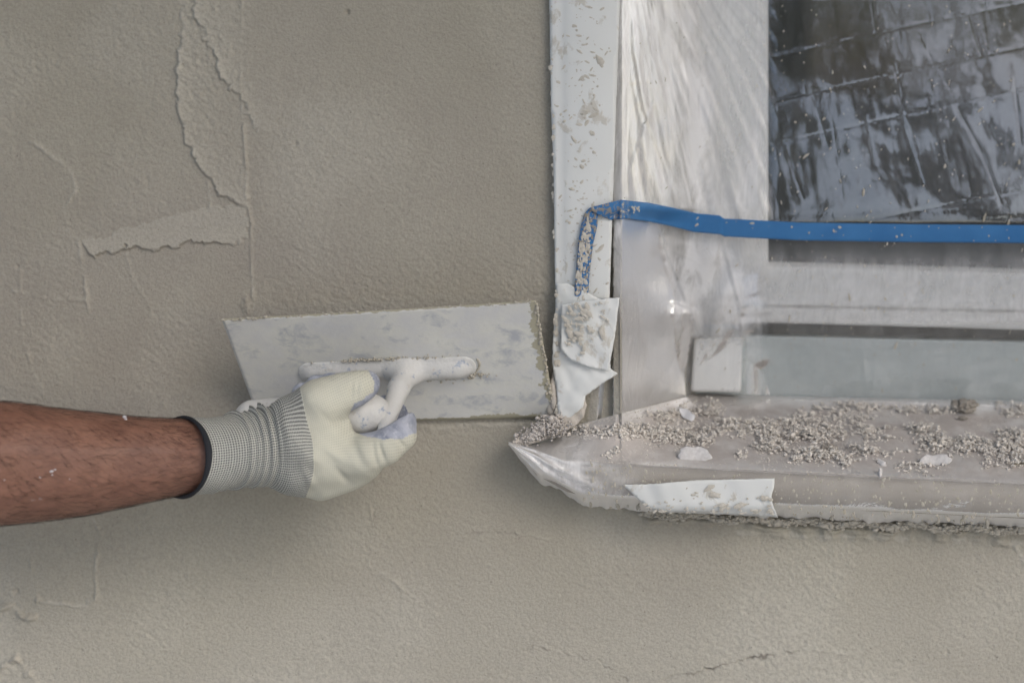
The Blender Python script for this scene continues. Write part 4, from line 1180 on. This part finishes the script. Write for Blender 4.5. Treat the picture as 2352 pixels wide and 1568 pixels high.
glove = None
def build_glove():
    global glove
    prim = []          # (chain of (px, py, y, r metres)), blend
    def ch(*pts, k=.007, sq=1.0):
        for a, b in zip(pts[:-1], pts[1:]):
            prim.append((P(*a[:3]), P(*b[:3]), a[3], b[3], k, sq))
    # wrist into the back of the hand
    ch((600, 1024, -.103, .030), (660, 1019, -.104, .0365), (700, 1019, -.107, .0385), (728, 1014, -.110, .033), k=.008, sq=1.25)
    ch((700, 1062, -.104, .0245), (745, 1084, -.100, .0195), (800, 1072, -.098, .0175), (838, 1056, -.104, .0170), k=.012)
    ch((710, 1000, -.112, .030), (742, 970, -.112, .0190), k=.008)
    # thumb with its ball
    ch((690, 968, -.112, .0250), (740, 925, -.116, .0205), (785, 902, -.112, .0150), (818, 892, -.108, .0128), (841, 883, -.102, .0118), k=.007)
    # index finger: knuckle, middle joint, curled tip behind the stem
    ch((760, 1052, -.112, .0210), (838, 1044, -.113, .0160), (885, 1026, -.110, .0140), (917, 1000, -.103, .0130), k=.006)
    ch((917, 1000, -.103, .0130), (921, 972, -.092, .0118), (906, 950, -.078, .0112), (884, 934, -.062, .0100), k=.006)
    # remaining fingers wrapped behind the grip, their tips showing above the hand
    for i, (x, tx, ty) in enumerate([(805, 757, 880), (765, 726, 884), (725, 694, 902)]):
        ch((x - 25, 1068, -.095, .0165), (x, 1060 - i * 6, -.078, .0125), (x - 12, 1000, -.056, .0110), (x - 25, 935, -.050, .0100), (tx, ty, -.058, .0090), k=.0045)
    creases = [(P(a, b, -.125), P(c, e, -.125), am, wd) for a, b, c, e, am, wd in (
        (808, 872, 806, 925, .0012, .0016), (820, 868, 817, 922, .0009, .0014), (868, 1012, 885, 1070, .0013, .0018), (855, 1010, 868, 1080, .0010, .0016), (905, 1004, 925, 1040, .0011, .0016),
        (770, 950, 800, 1010, .0014, .0030), (740, 930, 785, 1000, .0009, .0026), (800, 1000, 850, 1085, .0016, .0040), (720, 960, 730, 1060, .0008, .0028), (770, 1060, 800, 1120, .0012, .0035), (700, 1040, 725, 1120, -.0010, .0030), (745, 1010, 800, 1060, -.0012, .0035))]
    def sdf(X, Y, Z):
        d = None
        for a, b, ra, rb, k, sq in prim:
            c = cone(X, Y, Z, a, b, ra, rb, sq)
            d = c if d is None else smin(d, c, k)
        # carve the loop around the grip and stem so that the knit wraps them
        g = cone(X, Y, Z, L(.006, -.001, HN), L(-.012, -.001, HN), .0205, .0190)
        g = np.minimum(g, grip_sdf(X, Y, Z) - .0005)
        d = -smin(-d, g, .0015)
        w = .0004 * np.sin(X * 120 + Z * 150) * np.sin(Z * 130 - X * 60)
        w += .0009 * np.exp(-((X - P(728, 0, -.11).x) / .006) ** 2) * np.sin(Z * 260)
        for p_, q_, am, wd in creases:
            t_ = np.clip(((X - p_.x) * (q_ - p_).x + (Z - p_.z) * (q_ - p_).z) / ((q_ - p_).x ** 2 + (q_ - p_).z ** 2), 0, 1)
            dd = np.hypot(X - p_.x - t_ * (q_ - p_).x, Z - p_.z - t_ * (q_ - p_).z)
            d = d + np.where(Y < -.095, 1.5 * am * np.exp(-(dd / wd) ** 2) * np.sin(np.pi * np.clip(t_, .08, .92)), 0)
        return d + w
    V, Q = surface_net(sdf, *bounds([P(590, 840, -.11), P(970, 1160, -.11), P(700, 900, -.168), P(700, 900, -.03)], .006), .0012)
    me = mesh('g', V, Q)
    V = np.array([v.co[:] for v in me.vertices]); nf = np.array([p.center[:] for p in me.polygons]); nn = np.array([p.normal[:] for p in me.polygons])
    Q = np.array([p.vertices[:] for p in me.polygons])
    # the dipped palm side: faces near the grip axis
    a = np.array(L(.03, 0, HN)[:]); d = np.array((-bu)[:])
    rel = nf - a; along = rel @ d; perp = rel - along[:, None] * d
    dist = np.sqrt((perp ** 2).sum(1)) 
    axdist = np.where((along < .0), np.sqrt(dist ** 2 + (along * .7) ** 2), dist)
    wob = .0013 * np.sin(nf[:, 0] * 190) + .0007 * np.sin(nf[:, 0] * 470 + nf[:, 2] * 300)
    s_ = (D + nf[:, 1]) / F
    fpx = VX + (nf[:, 0] - CX) / s_; fpy = VY - (nf[:, 2] - CZ) / s_
    inward = (perp * nn).sum(1) / (dist + 1e-6)
    lim = .0215 + wob
    dip = [(845, 849), (860, 876), (857, 899), (834, 914), (816, 925), (807, 939), (805, 965), (812, 979), (825, 996), (856, 1004), (878, 1010), (917, 1007), (941, 998), (990, 985), (990, 840)]
    nearv = np.clip((-nf[:, 1] - .107) / .036, -1, 1)
    keep = fpx > 660 + 20 * nearv
    coat = pin(fpx + wob * 900, fpy + wob * 1200, dip) | (nf[:, 1] > -.084) | ((fpy < 886 - (fpx - 745) * .30) & (fpx < 850) & (nf[:, 1] > -.098))
    def sub(name, msk, mat, scale):
        q = Q[msk]; used, inv = np.unique(q, return_inverse=True)
        m2 = mesh(name, V[used], inv.reshape(-1, 4))
        v = V[used]
        ang = R(-24)
        ax = (v[:, 0] * math.cos(ang) + v[:, 2] * math.sin(ang)) ; ay = (-v[:, 0] * math.sin(ang) + v[:, 2] * math.cos(ang))
        bend = .0 
        o_ = P(470, 1012, -.11)
        dx_, dz_ = v[:, 0] - o_.x, v[:, 2] - o_.z
        uvs(m2, np.stack([np.hypot(dx_, dz_) / .0016, np.arctan2(dz_, dx_) * 58], -1))
        return link(name, m2, mat)
    glove = sub('glove', ~coat & keep, m_cream, 1); glove.parent = person
    o = sub('palm_coating', coat & keep, m_coat, 1); o.parent = glove
    bpy.data.meshes.remove(me)
    # cuff: parametric tube with folds
    K = [(424, 1049, -.111, 88, .034, 92, 17), (470, 1045, -.109, 84, .032, 86, 15), (520, 1038, -.107, 81, .031, 80, 12), (560, 1031, -.105, 82, .032, 76, 9), (600, 1024, -.104, 86, .033, 70, 5), (640, 1021, -.104, 97, .0345, 64, 0), (672, 1019, -.106, 104, .0355, 58, -4), (690, 1019, -.107, 107, .0360, 55, -6)]
    A = np.array(K, float); t = np.linspace(0, len(K) - 1, 150)
    q = np.stack([np.interp(t, np.arange(len(K)), A[:, c]) for c in range(7)], 1)
    for _ in range(6): q[1:-1] = (q[:-2] + 2 * q[1:-1] + q[2:]) / 4
    folds = [(534, 3.6, 6), (552, 2.0, 4), (568, 4.4, 6), (590, 5.0, 6.5), (612, 3.4, 5), (478, 0.8, 8), (500, .7, 7), (640, .9, 9), (655, .6, 6)]
    n = 120; V = []; uv = []
    for i, (x, y, yy, rv, rd, bw, sk) in enumerate(q):
        c = P(x, y, yy); s = (D + yy) / F
        for k in range(n):
            a = 2 * math.pi * k / n
            ddx = 0
            tt = x + 6 * math.sin(a * 2 + 1)          # folds wander round the wrist
            f = sum(am * math.exp(-((tt - fx) / w) ** 2) for fx, am, w in folds) * (0.75 + .45 * math.sin(a * 1 + x * .02))
            f += .5 * math.sin(a * 3 + x * .05)
            w_s = float(sstep(585, 636, x))
            r1, r2 = rv * s + f * .0004 * 2.6, rd + f * .0004 * 2.6
            near = math.cos(a)
            v = c + Vector(((bw * near + sk * math.sin(a)) * s, -near * r2, math.sin(a) * r1))
            if w_s > 0:                        # meet the knit of the hand exactly
                cc = Vector((v.x, c.y, c.z)); dd = (v - cc).normalized()
                tt_ = np.linspace(.015, .060, 46)
                val = sdf(cc.x + 0 * tt_, cc.y + dd.y * tt_, cc.z + dd.z * tt_)
                hit = np.argmax(val > 0)
                rr_ = tt_[hit] - .001 * val[hit] / max(1e-6, val[hit] - val[hit - 1]) if hit else .03
                v = v.lerp(cc + dd * (rr_ + .0006), w_s)
            V.append(v); uv.append((k * 96 / n * 1.0, i * 1.0 * 52 / 150))
    Fc = gridfaces(len(q), n, True)[:, ::-1].copy()
    # uv seam sits on the far side
    V2 = np.array([v[:] for v in V])
    me = mesh('cuff', V2, Fc)
    l = me.uv_layers.new(name='UVMap'); vi = np.zeros(len(me.loops), int); me.loops.foreach_get('vertex_index', vi)
    uv = np.array(uv); u = uv[vi].reshape(-1, 4, 2)
    kk = (vi % n).reshape(-1, 4); seam = (kk.max(1) - kk.min(1)) > n / 2
    u[..., 0] = np.where(seam[:, None] & (kk < n / 2), u[..., 0] + 96, u[..., 0])
    l.data.foreach_set('uv', u.astype(np.float32).ravel())
    o = link('cuff', me, m_cuffm); o.parent = glove
    md = o.modifiers.new('t', 'SOLIDIFY'); md.thickness = .0008; md.offset = -1
    # black elastic hem rolled round the opening
    x, y, yy, rv, rd, bw, sk = q[0]; c = P(x, y, yy); s = (D + yy) / F
    V = []; nr = 10
    for k in range(n):
        a = 2 * math.pi * k / n; near = math.cos(a)
        cc = c + Vector(((bw * near + sk * math.sin(a)) * s - .0018, -near * rd, math.sin(a) * rv * s))
        out = Vector((0, -near, math.sin(a)))
        for j in range(nr):
            b = 2 * math.pi * j / nr
            wv = .0026 + .0005 * math.sin(a * 3)
            V.append(cc + out * math.cos(b) * .0017 + Vector((1, 0, 0)) * math.sin(b) * wv)
    Fc = []
    for k in range(n):
        for j in range(nr):
            Fc.append((k * nr + j, k * nr + (j + 1) % nr, ((k + 1) % n) * nr + (j + 1) % nr, ((k + 1) % n) * nr + j))
    me = mesh('hem', V, Fc); bmh = bmesh.new(); bmh.from_mesh(me); bmesh.ops.recalc_face_normals(bmh, faces=bmh.faces); bmh.to_mesh(me); bmh.free()
    o = link('cuff_hem', me, m_black); o.parent = glove
build_glove()

# ------------------------------------------------------------------ ground, room behind the pane, trees opposite the wall
mgd = M('ground', Roughness=.95); og = mgd.obj()
mgd.col(mgd.mix(mgd.noise(og, 3, 6), (.47, .47, .465), (.54, .54, .535)))
me = mesh('ground', [(-120, -200, 0), (120, -200, 0), (120, 60, 0), (-120, 60, 0)], [(0, 1, 2, 3)])
tag(link('ground', me, mgd.m, smooth=False), kind='structure')

m_bark = mat_simple('bark', (.07, .058, .045), .9, bump=.8, bsc=40)
mlf = M('leaf', Roughness=.6); mlf.col(mlf.mix(mlf.noise(mlf.obj(), 3, 3), (.035, .06, .02), (.07, .11, .04)))
def tree(label, base, limbs, clumps, seed):
    r = random.Random(seed)
    root = empty('tree', base); tag(root, label, 'tree', 'trees opposite the wall')
    V, Fc = [], []
    for path in limbs:                   # (x, z, radius) with the depth of the trunk
        prev = None; k = 10
        pts = []
        for (a, b) in zip(path[:-1], path[1:]):
            for q in range(6): t = q / 6; pts.append([a[i] + (b[i] - a[i]) * t for i in range(3)])
        pts.append(list(path[-1]))
        for i, (x, z, rr) in enumerate(pts):
            base_i = len(V)
            rr *= 1 + r.uniform(-.08, .08); wx = r.uniform(-.03, .03)
            for j in range(k):
                a = 6.2832 * j / k
                V.append(Vector((x + wx + math.cos(a) * rr, base[1] + math.sin(a) * rr, z)))
            if prev is not None:
                for j in range(k): Fc.append((prev + j, prev + (j + 1) % k, base_i + (j + 1) % k, base_i + j))
            prev = base_i
    under(link('trunk', mesh('trunk', V, Fc), m_bark), root)
    LV, LF = [], []
    for (x, z, sp_, n) in clumps:
        for i in range(n):
            c = Vector((x + r.gauss(0, sp_), base[1] + r.gauss(0, sp_), z + r.gauss(0, sp_ * .7)))
            s = r.uniform(.035, .075); a = Vector((r.gauss(0, 1), r.gauss(0, 1), r.gauss(0, 1))).normalized(); b = a.orthogonal().normalized()
            k = len(LV); LV += [c - a * s, c + b * s * .5, c + a * s, c - b * s * .5]; LF.append((k, k + 1, k + 2, k + 3))
    under(link('crown', mesh('crown', LV, LF), mlf.m, smooth=False), root)
tree('thick old tree leaning left across from the window', (4.6, -8.0, 0),
     [[(4.6, -.1, .34), (3.3, 1.6, .27), (2.05, 3.3, .23), (1.35, 4.2, .20), (.75, 5.0, .17), (.3, 6.2, .10)], [(1.35, 4.2, .10), (1.3, 5.0, .08), (1.9, 6.2, .05)], [(.75, 5.0, .1), (.0, 5.4, .07), (-.9, 6.4, .04)]],
     [(.8, 4.9, .22, 900), (.3, 5.6, .5, 1500), (-.8, 6.2, .6, 1500), (1.7, 6.2, .6, 1500), (1.55, 4.1, .14, 300)], 3)
tree('slender tree with a curved trunk across from the window', (3.0, -7.6, 0),
     [[(3.0, -.1, .12), (2.7, 2.0, .10), (2.2, 3.4, .085), (1.85, 4.1, .07), (1.62, 4.7, .055), (1.5, 5.6, .03)], [(2.2, 3.4, .05), (2.7, 4.6, .04), (3.0, 5.6, .02)]],
     [(2.5, 5.0, .24, 900), (1.5, 5.6, .4, 1200), (3.0, 5.6, .6, 1500)], 4)
tree('upright tree straight across from the trowel', (.62, -8.4, 0),
     [[(.66, -.1, .2), (.68, 3.0, .14), (.64, 4.0, .11), (.74, 4.8, .07), (.6, 6.2, .03)], [(.64, 4.0, .05), (-.2, 5.0, .03)]],
     [(.62, 3.9, .16, 500), (.5, 4.9, .2, 700), (-.3, 5.4, .6, 1500)], 5)
tree('broad bushy tree far left across from the wall', (-5.5, -11, 0),
     [[(-5.5, -.1, .3), (-5.4, 3.0, .22), (-5.2, 6.0, .1)]], [(-5.4, 4.0, 1.1, 4000), (-5.0, 5.4, .9, 3000)], 6)
# unseen overhang added to block the high sky and shade the wall
m_overhang = mat_simple('added_overhang_paint', (.55, .54, .50), .8)
ev = bobj('added_overhang', lambda b: box(b, -4.0, 4.5, -1.25, -.01, 2.62, 2.74, .005), m_overhang)
tag(ev, 'pale overhang added out of view to shade the rendered wall', 'light blocker')
